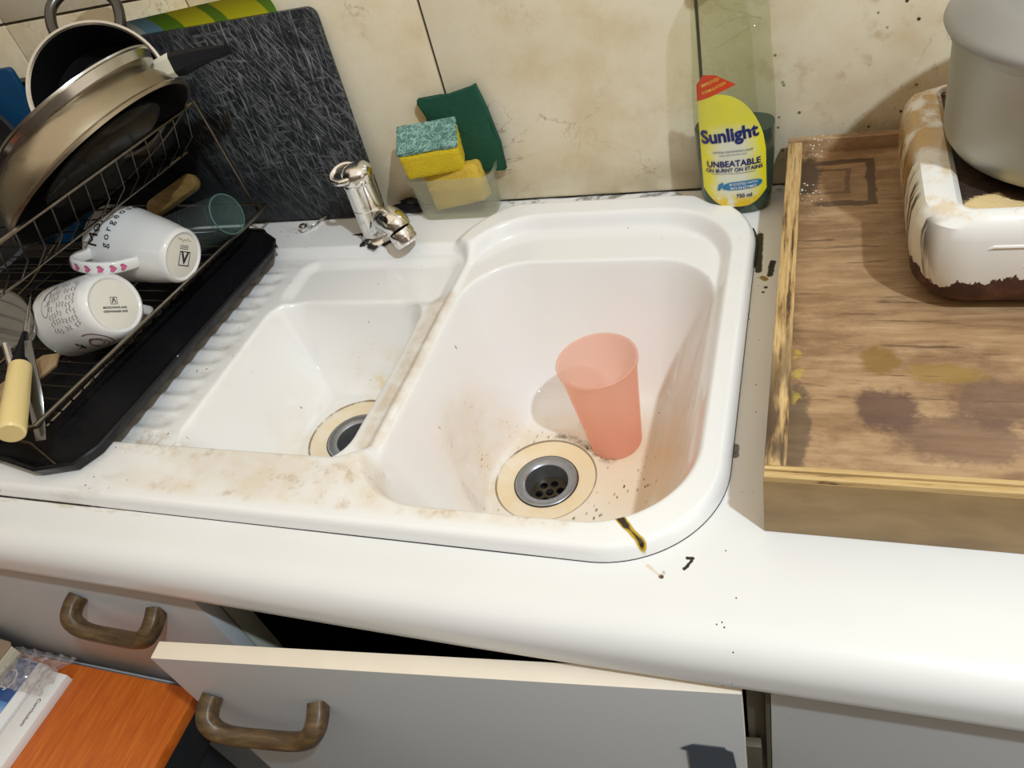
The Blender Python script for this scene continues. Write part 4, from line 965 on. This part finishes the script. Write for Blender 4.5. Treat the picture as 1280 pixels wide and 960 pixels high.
for k in range(16): a = random.uniform(0, 6.28); r_ = random.uniform(.002, .009); ribbon(b, [(r_ * math.cos(a) * t * 1.1, r_ * math.sin(a) * t + .001 * math.sin(t * 6)) for t in np.linspace(-.4, 1, 6)], .0016)
wrap('butterfly_print', b, lambda x, y: onB(aB + .85 + x / .043, .50 + y / LB, .0006), M['grey_print'], mB)
b = bmesh.new(); ribbon(b, [(.012 * math.cos(t) + .002 * t, .007 * math.sin(t)) for t in np.linspace(0, 9, 50)], .0006); ribbon(b, [(-.014 + .018 * t, .006 - .012 * t + .002 * math.sin(8 * t)) for t in np.linspace(0, 1, 12)], .0018)
wrap('flourish_print', b, lambda x, y: onB(aB - .85 + x / .043, .30 + y / LB), M['grey_print'], mB)

gb, gm = Vector((-.430, -.130, .082)), Vector((-.545, -.131, .046)); gax = (gb - gm).normalized(); LG = (gb - gm).length
gls = thing('drinking_glass', 'clear drinking glass lying beside the white mugs in the rack', 'glass', gb)
Mg = frame((0, 0, 0), gax, (0, 1, 0))
bm = bmesh.new(); lathe(bm, [(.0325, -LG)] + [(.0325 - .0055 * s, -LG * (1 - s)) for s in np.linspace(.05, .95, 12)], 56, Mg); obj('glass_wall', bm, M['glass'], gls)
bm = bmesh.new(); lathe(bm, [(.0268, -.010), (.0272, -.003), (.0255, .0), (.0235, .0), (.0215, -.0015), (.0, -.003)], 56, Mg); obj('glass_base', bm, M['glass_rim'], gls)
bm = bmesh.new()
for rr_, zz_ in ((.0262, -.0008),): tube(bm, [Mg @ Vector((rr_ * math.cos(t), rr_ * math.sin(t), zz_)) for t in np.linspace(0, 2 * math.pi, 49)[:-1]], .0009, 6, True)
obj('glass_edge', bm, plain('glass_edge', (.10, .17, .16), .06), gls)

# ------------------------------------------------------------------ cutlery in the rack
kn = thing('knife', 'knife with fat yellow wooden handle leaning out of the rack', 'knife', (-.43, -.52, .095))
a = Vector((0.010, -.004, .003)); c = Vector((-.066, .100, .012)); dr_ = (c - a).normalized()
bm = bmesh.new(); lathe(bm, [(0, 0), (.0105, .0), (.0125, .002), (.0128, .006), (.0118, .05), (.0108, .100), (.0085, .103), (0, .103)], 32, frame(a, dr_)); obj('grip', bm, M['yellow_handle'], kn)
bm = bmesh.new(); lathe(bm, [(0, .101), (.0095, .1015), (.0085, .112), (.006, .135), (.003, .16), (0, .161)], 20, frame(a, dr_)); obj('bolster', bm, M['black'], kn)
bm = bmesh.new(); lathe(bm, [(0, .10), (.0035, .12), (.0025, .18), (0, .24)], 8, frame(a, dr_)); obj('blade', bm, M['bright_steel'], kn)
sn_ = thing('serving_spoon', 'large steel serving spoon, bowl upwards, at the left frame edge', 'spoon', (-.585, -.362, .10))
b = bmesh.new(); bmesh.ops.create_uvsphere(b, u_segments=32, v_segments=16, radius=1)
for v in b.verts: v.co = Vector((v.co.x * .030, v.co.y * .040, (v.co.z * .010 if v.co.z < 0 else v.co.z * .004)))
bmesh.ops.transform(b, matrix=frame((0, 0, 0), (.45, -.5, .75), (.5, .8, 0)), verts=b.verts); obj('spoon_bowl', b, M['dark_steel'], sn_)
bm = bmesh.new(); tube(bm, spline([(.020, -.03, -.01), (.04, -.055, -.03), (.06, -.08, -.06)], 5), .004, 8); obj('stem', bm, M['bright_steel'], sn_)
spt = thing('wooden_spatula', 'worn wooden spatula lying under the yellow knife handle', 'spatula', (-.556, -.452, .060))
b = bmesh.new(); slab(b, [(-.10, -.010), (-.02, -.012), (.045, -.014), (.075, -.010), (.085, .002), (.070, .012), (.02, .012), (-.10, .010)], -.002, .002, .0008)
bmesh.ops.transform(b, matrix=frame((0, 0, 0), (.2, -.3, .9), (.62, .75, .15)), verts=b.verts); obj('blade', b, M['spatula'], spt)
bk = thing('table_knife', 'steel table knife pointing down into the drip tray', 'knife', (-.452, -.492, .050))
b = bmesh.new(); slab(b, [(-.005, 0), (.005, 0), (.0075, .045), (.007, .055), (.003, .105), (-.003, .105), (-.0075, .05)], -.0012, .0012, .0005)
bmesh.ops.transform(b, matrix=frame((0, 0, 0), (.55, -.45, .70), (.80, .30, 0)), verts=b.verts); obj('handle', b, M['dark_steel'], bk)
wp = thing('wooden_brush', 'brown wooden brush back resting behind the mugs', 'brush', (-.532, -.090, .095))
b = bmesh.new(); slab(b, rrect(-.05, .036, -.012, .012, .0115, 6), -.007, .007, .003)
bmesh.ops.transform(b, matrix=frame((0, 0, 0), (.1, -.75, .6), (.80, .25, .35)), verts=b.verts); obj('brush_back', b, m_wood('brush_wood', [(.10, .06, .01), (.18, .11, .03), (.24, .16, .05)], 30, (1, 5, 5)), wp)

# ------------------------------------------------------------------ base units below the worktop
def dhandle(parent, cx, z, yf, w=.128, name='handle'):
    """D shaped oak pull: two feet on the face and a bar, all one piece of timber"""
    b = bmesh.new(); P = spline([(-w / 2 + .008, 0, .013), (-w / 2 + .006, -.011, .009), (-w / 2 + .009, -.022, .003), (-w / 2 + .024, -.027, -.006), (0, -.027, -.009), (w / 2 - .024, -.027, -.006), (w / 2 - .009, -.022, .003), (w / 2 - .006, -.011, .009), (w / 2 - .008, 0, .013)], 6)
    R = []; up = Vector((0, -.45, 1)).normalized()
    for i, p in enumerate(P):
        d = (P[min(i + 1, len(P) - 1)] - P[max(i - 1, 0)]).normalized(); s = (up - d * up.dot(d)).normalized(); u = d.cross(s)
        R.append([p + s * .0095 * math.copysign(abs(math.cos(q)) ** .6, math.cos(q)) + u * .0085 * math.copysign(abs(math.sin(q)) ** .6, math.sin(q)) for q in np.linspace(0, 2 * math.pi, 17)[:-1]])
    rings(b, R, True, True, True)
    for v in b.verts: v.co += Vector((cx, yf, z))
    return obj(name, b, M['handle'], parent)
yf = -.580
cabL = thing('drawer_unit', 'grey base unit with a drawer and wooden pull below the drainer', 'cabinet', (-.75, yf, -.90))
def L_(d): return (d[0] + .75, d[1] + .75, d[2] - yf, d[3] - yf, d[4] + .90, d[5] + .90)
drw = boxo('drawer_front', M['cab'], L_((-1.25, -.270, yf, yf + .016, -.288, -.055)), cabL, .0008)
dhandle(drw, -.388 + .75, -.108 + .90, 0, .122)
boxo('door', M['cab'], L_((-.76, -.270, yf, yf + .016, -.84, -.296)), cabL, .0008)
boxo('door', M['cab'], L_((-1.25, -.765, yf, yf + .016, -.84, -.296)), cabL, .0008)
boxo('stile', plain('greenish_panel', (.44, .45, .37), .6), L_((-.300, -.2715, yf + .018, yf + .040, -.84, -.05)), cabL, .0005)
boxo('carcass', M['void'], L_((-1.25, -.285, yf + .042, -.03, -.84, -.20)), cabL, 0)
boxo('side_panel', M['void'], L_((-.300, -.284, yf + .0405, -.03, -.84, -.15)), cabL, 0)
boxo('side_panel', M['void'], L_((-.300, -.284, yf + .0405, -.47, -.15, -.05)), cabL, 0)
boxo('plinth', M['dark_paint'], L_((-1.25, -.27, yf + .06, yf + .08, -.90, -.84)), cabL, 0)
cabM = thing('sink_unit', 'dark hollow sink base unit with its grey door hanging open', 'cabinet', (0, yf, -.90))
def M_(d): return (d[0], d[1], d[2] - yf, d[3] - yf, d[4] + .90, d[5] + .90)
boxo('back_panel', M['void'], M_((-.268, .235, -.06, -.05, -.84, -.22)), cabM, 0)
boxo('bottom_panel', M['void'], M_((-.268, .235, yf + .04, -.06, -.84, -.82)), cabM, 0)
boxo('stile', M['dark_wood'], M_((.2335, .247, yf + .006, yf + .05, -.84, -.048)), cabM, .0008)
# the door swings on hinges at its right edge
A_ = Vector((-.265, -.645, 0)); B_ = Vector((.233, -.591, 0)); dd = (B_ - A_); Ld = dd.length; ang = math.atan2(dd.y, dd.x)
dr = bpy.data.objects.new('door', None)
b = bmesh.new(); box(b, 0, Ld, 0, .0165, .04, .849, .0009)
me_d = obj('door', b, [M['cab'], M['cabedge']], cabM)
for p_ in me_d.data.polygons:
    if p_.normal.z > .6 or p_.normal.x < -.6 or p_.normal.x > .6: p_.material_index = 1
me_d.location = (A_.x, A_.y - yf, 0); me_d.rotation_euler = (0, 0, ang)
dhandle(me_d, .082, .768, 0, .126)
b = bmesh.new(); slab(b, [(.008, -.03), (.047, -.03), (.044, .026), (.039, .029), (.038, .034), (.014, .036), (.004, .027), (.009, .024)], 0, .0008)
for v in b.verts: v.co = Vector((.447 + v.co.x, -.0006 - v.co.z, .7225 + v.co.y))
obj('tape_patch', b, M['tape'], me_d)
bpy.data.objects.remove(dr)
for hz in (.70, .20):
    boxo('hinge', M['dark_wood'], (Ld - .004, Ld + .012, .004, .012, hz, hz + .05), me_d, .001)
cabR = thing('right_base_unit', 'closed pale grey base unit below the wooden box', 'cabinet', (.75, yf, -.90))
def R_f(d): return (d[0] - .75, d[1] - .75, d[2] - yf, d[3] - yf, d[4] + .90, d[5] + .90)
boxo('door', M['cab'], R_f((.2515, .85, yf, yf + .016, -.84, -.052)), cabR, .0008)
boxo('edge_strip', M['dark_wood'], R_f((.2475, .2510, yf + .0005, yf + .016, -.84, -.052)), cabR, .0004)
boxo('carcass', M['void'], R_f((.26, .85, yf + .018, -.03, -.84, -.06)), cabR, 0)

# ------------------------------------------------------------------ side table, papers
zt_ = -.262
tb = thing('side_table', 'low table with orange wood top and black sides by the drawer', 'table', (-.75, -.90, -.90))
def T_(d): return (d[0] + .75, d[1] + .75, d[2] + .90, d[3] + .90, d[4] + .90, d[5] + .90)
boxo('tabletop', M['orange'], T_((-1.1, -.378, -1.25, -.5925, zt_ - .016, zt_)), tb, .0012)
boxo('apron', M['dark_paint'], T_((-1.09, -.384, -1.24, -.598, zt_ - .075, zt_ - .0165)), tb, .001)
for lx, ly in ((-.42, -.64), (-.42, -1.2), (-1.05, -.64), (-1.05, -1.2)): boxo('leg', M['dark_paint'], T_((lx - .02, lx + .02, ly - .02, ly + .02, -.90, zt_ - .075)), tb, .001)
mg = thing('brochure', 'blue and white brochure with crest on the orange table', 'brochure', (-.622, -.644, zt_ + .0005))
mdir = Vector((.0, 1, 0)); 
def sheet(name, x0, x1, y0, y1, z0, z1, mat, parent, rot=0, bev=.0004):
    o = boxo(name, mat, (x0, x1, y0, y1, z0, z1), parent, bev); o.rotation_euler = (0, 0, rot); return o
rz = math.radians(-2)
sheet('page_block', -.16, .027, -.24, .040, .0, .014, M['paper'], mg, rz)
sheet('cover', -.16, .012, -.24, .039, .0142, .0146, M['cover_blue'], mg, rz)
sheet('crest_panel', -.16, .011, -.012, .038, .0147, .0150, M['navy'], mg, rz)
b = bmesh.new(); cxm, cym = -.014, .012
ribbon(b, [(cxm + .012 * math.cos(t), cym + .013 * math.sin(t)) for t in np.linspace(-1.2, 4.0, 24)], .0016)
for k in (-1, 0, 1): ribbon(b, [(cxm + k * .0042 - .002, cym - .006), (cxm + k * .0042, cym + .006 - abs(k) * .002), (cxm + k * .0042 + .002, cym - .006)], .0015)
ribbon(b, [(cxm - .010, cym - .009), (cxm + .009, cym - .009)], .0015)
wrap('crest', b, lambda x, y: (x, y, .0153), M['paper'], mg); 
bk2 = thing('paper_booklet', 'white booklet with printed spine in a clear plastic bag on the table', 'booklet', (-.586, -.640, zt_ + .0005))
sheet('booklet', -.005, .028, -.24, .030, 0, .012, M['paper'], bk2, rz)
b = text_bm('Curriculum', .0072, 'CENTER', .0001); wrap('lettering', b, lambda x, y: (.014 + y, -.020 - x, .0123), M['ink'], bk2)
bag = thing('plastic_bag', 'clear crumpled plastic bag around the papers on the table', 'bag', (-.612, -.613, zt_ + .0006))
b = bmesh.new(); NXb, NYb = 34, 12; Vb = []
for i in range(NXb + 1):
    row = []
    for j in range(NYb + 1):
        x = -.06 + .105 * i / NXb; y = -.030 + .056 * j / NYb
        z = .0205 - .018 * max(0, (j - 7) / 5) - .017 * max(0, (x - .042) / .02) + .0030 * math.sin(i * .9 + j * 1.3) + .0025 * math.sin(i * 2.1 - j * .7) + .0015 * random.uniform(-1, 1)
        row.append(b.verts.new((x + .002 * math.sin(j * 2), y + .0006 * math.sin(i * .8), max(z, .0008))))
    Vb.append(row)
for i in range(NXb):
    for j in range(NYb): b.faces.new((Vb[i][j], Vb[i + 1][j], Vb[i + 1][j + 1], Vb[i][j + 1]))
obj('bag_sheet', b, M['bag'], bag)
def book(loc, rz_, w, l, h, label, cover, gi):
    t = thing('notebook', label, 'book', loc, 'worn notebooks stacked on the table'); t.rotation_euler = (0, 0, rz_)
    boxo('page_block', M['page'], (-w + .002, -.002, -l + .003, -.003, .0016, h - .0016), t, .0006)
    b = bmesh.new(); slab(b, rrect(-w, .001, -l, 0, .006, 4), 0, .0015, .0004); slab(b, rrect(-w, .001, -l, 0, .006, 4), h - .0015, h, .0004)
    obj('cover', b, cover, t)
book((-.640, -.596, zt_ + .0160), math.radians(-4), .15, .20, .024, 'lower worn notebook with yellowed pages in the stack on the table', M['cover_brown'], 0)
book((-.670, -.590, zt_ + .0410), math.radians(-3), .15, .20, .020, 'upper worn notebook with brown edge on top of the stack', M['cover_brown'], 1)

bpy.context.view_layer.update()
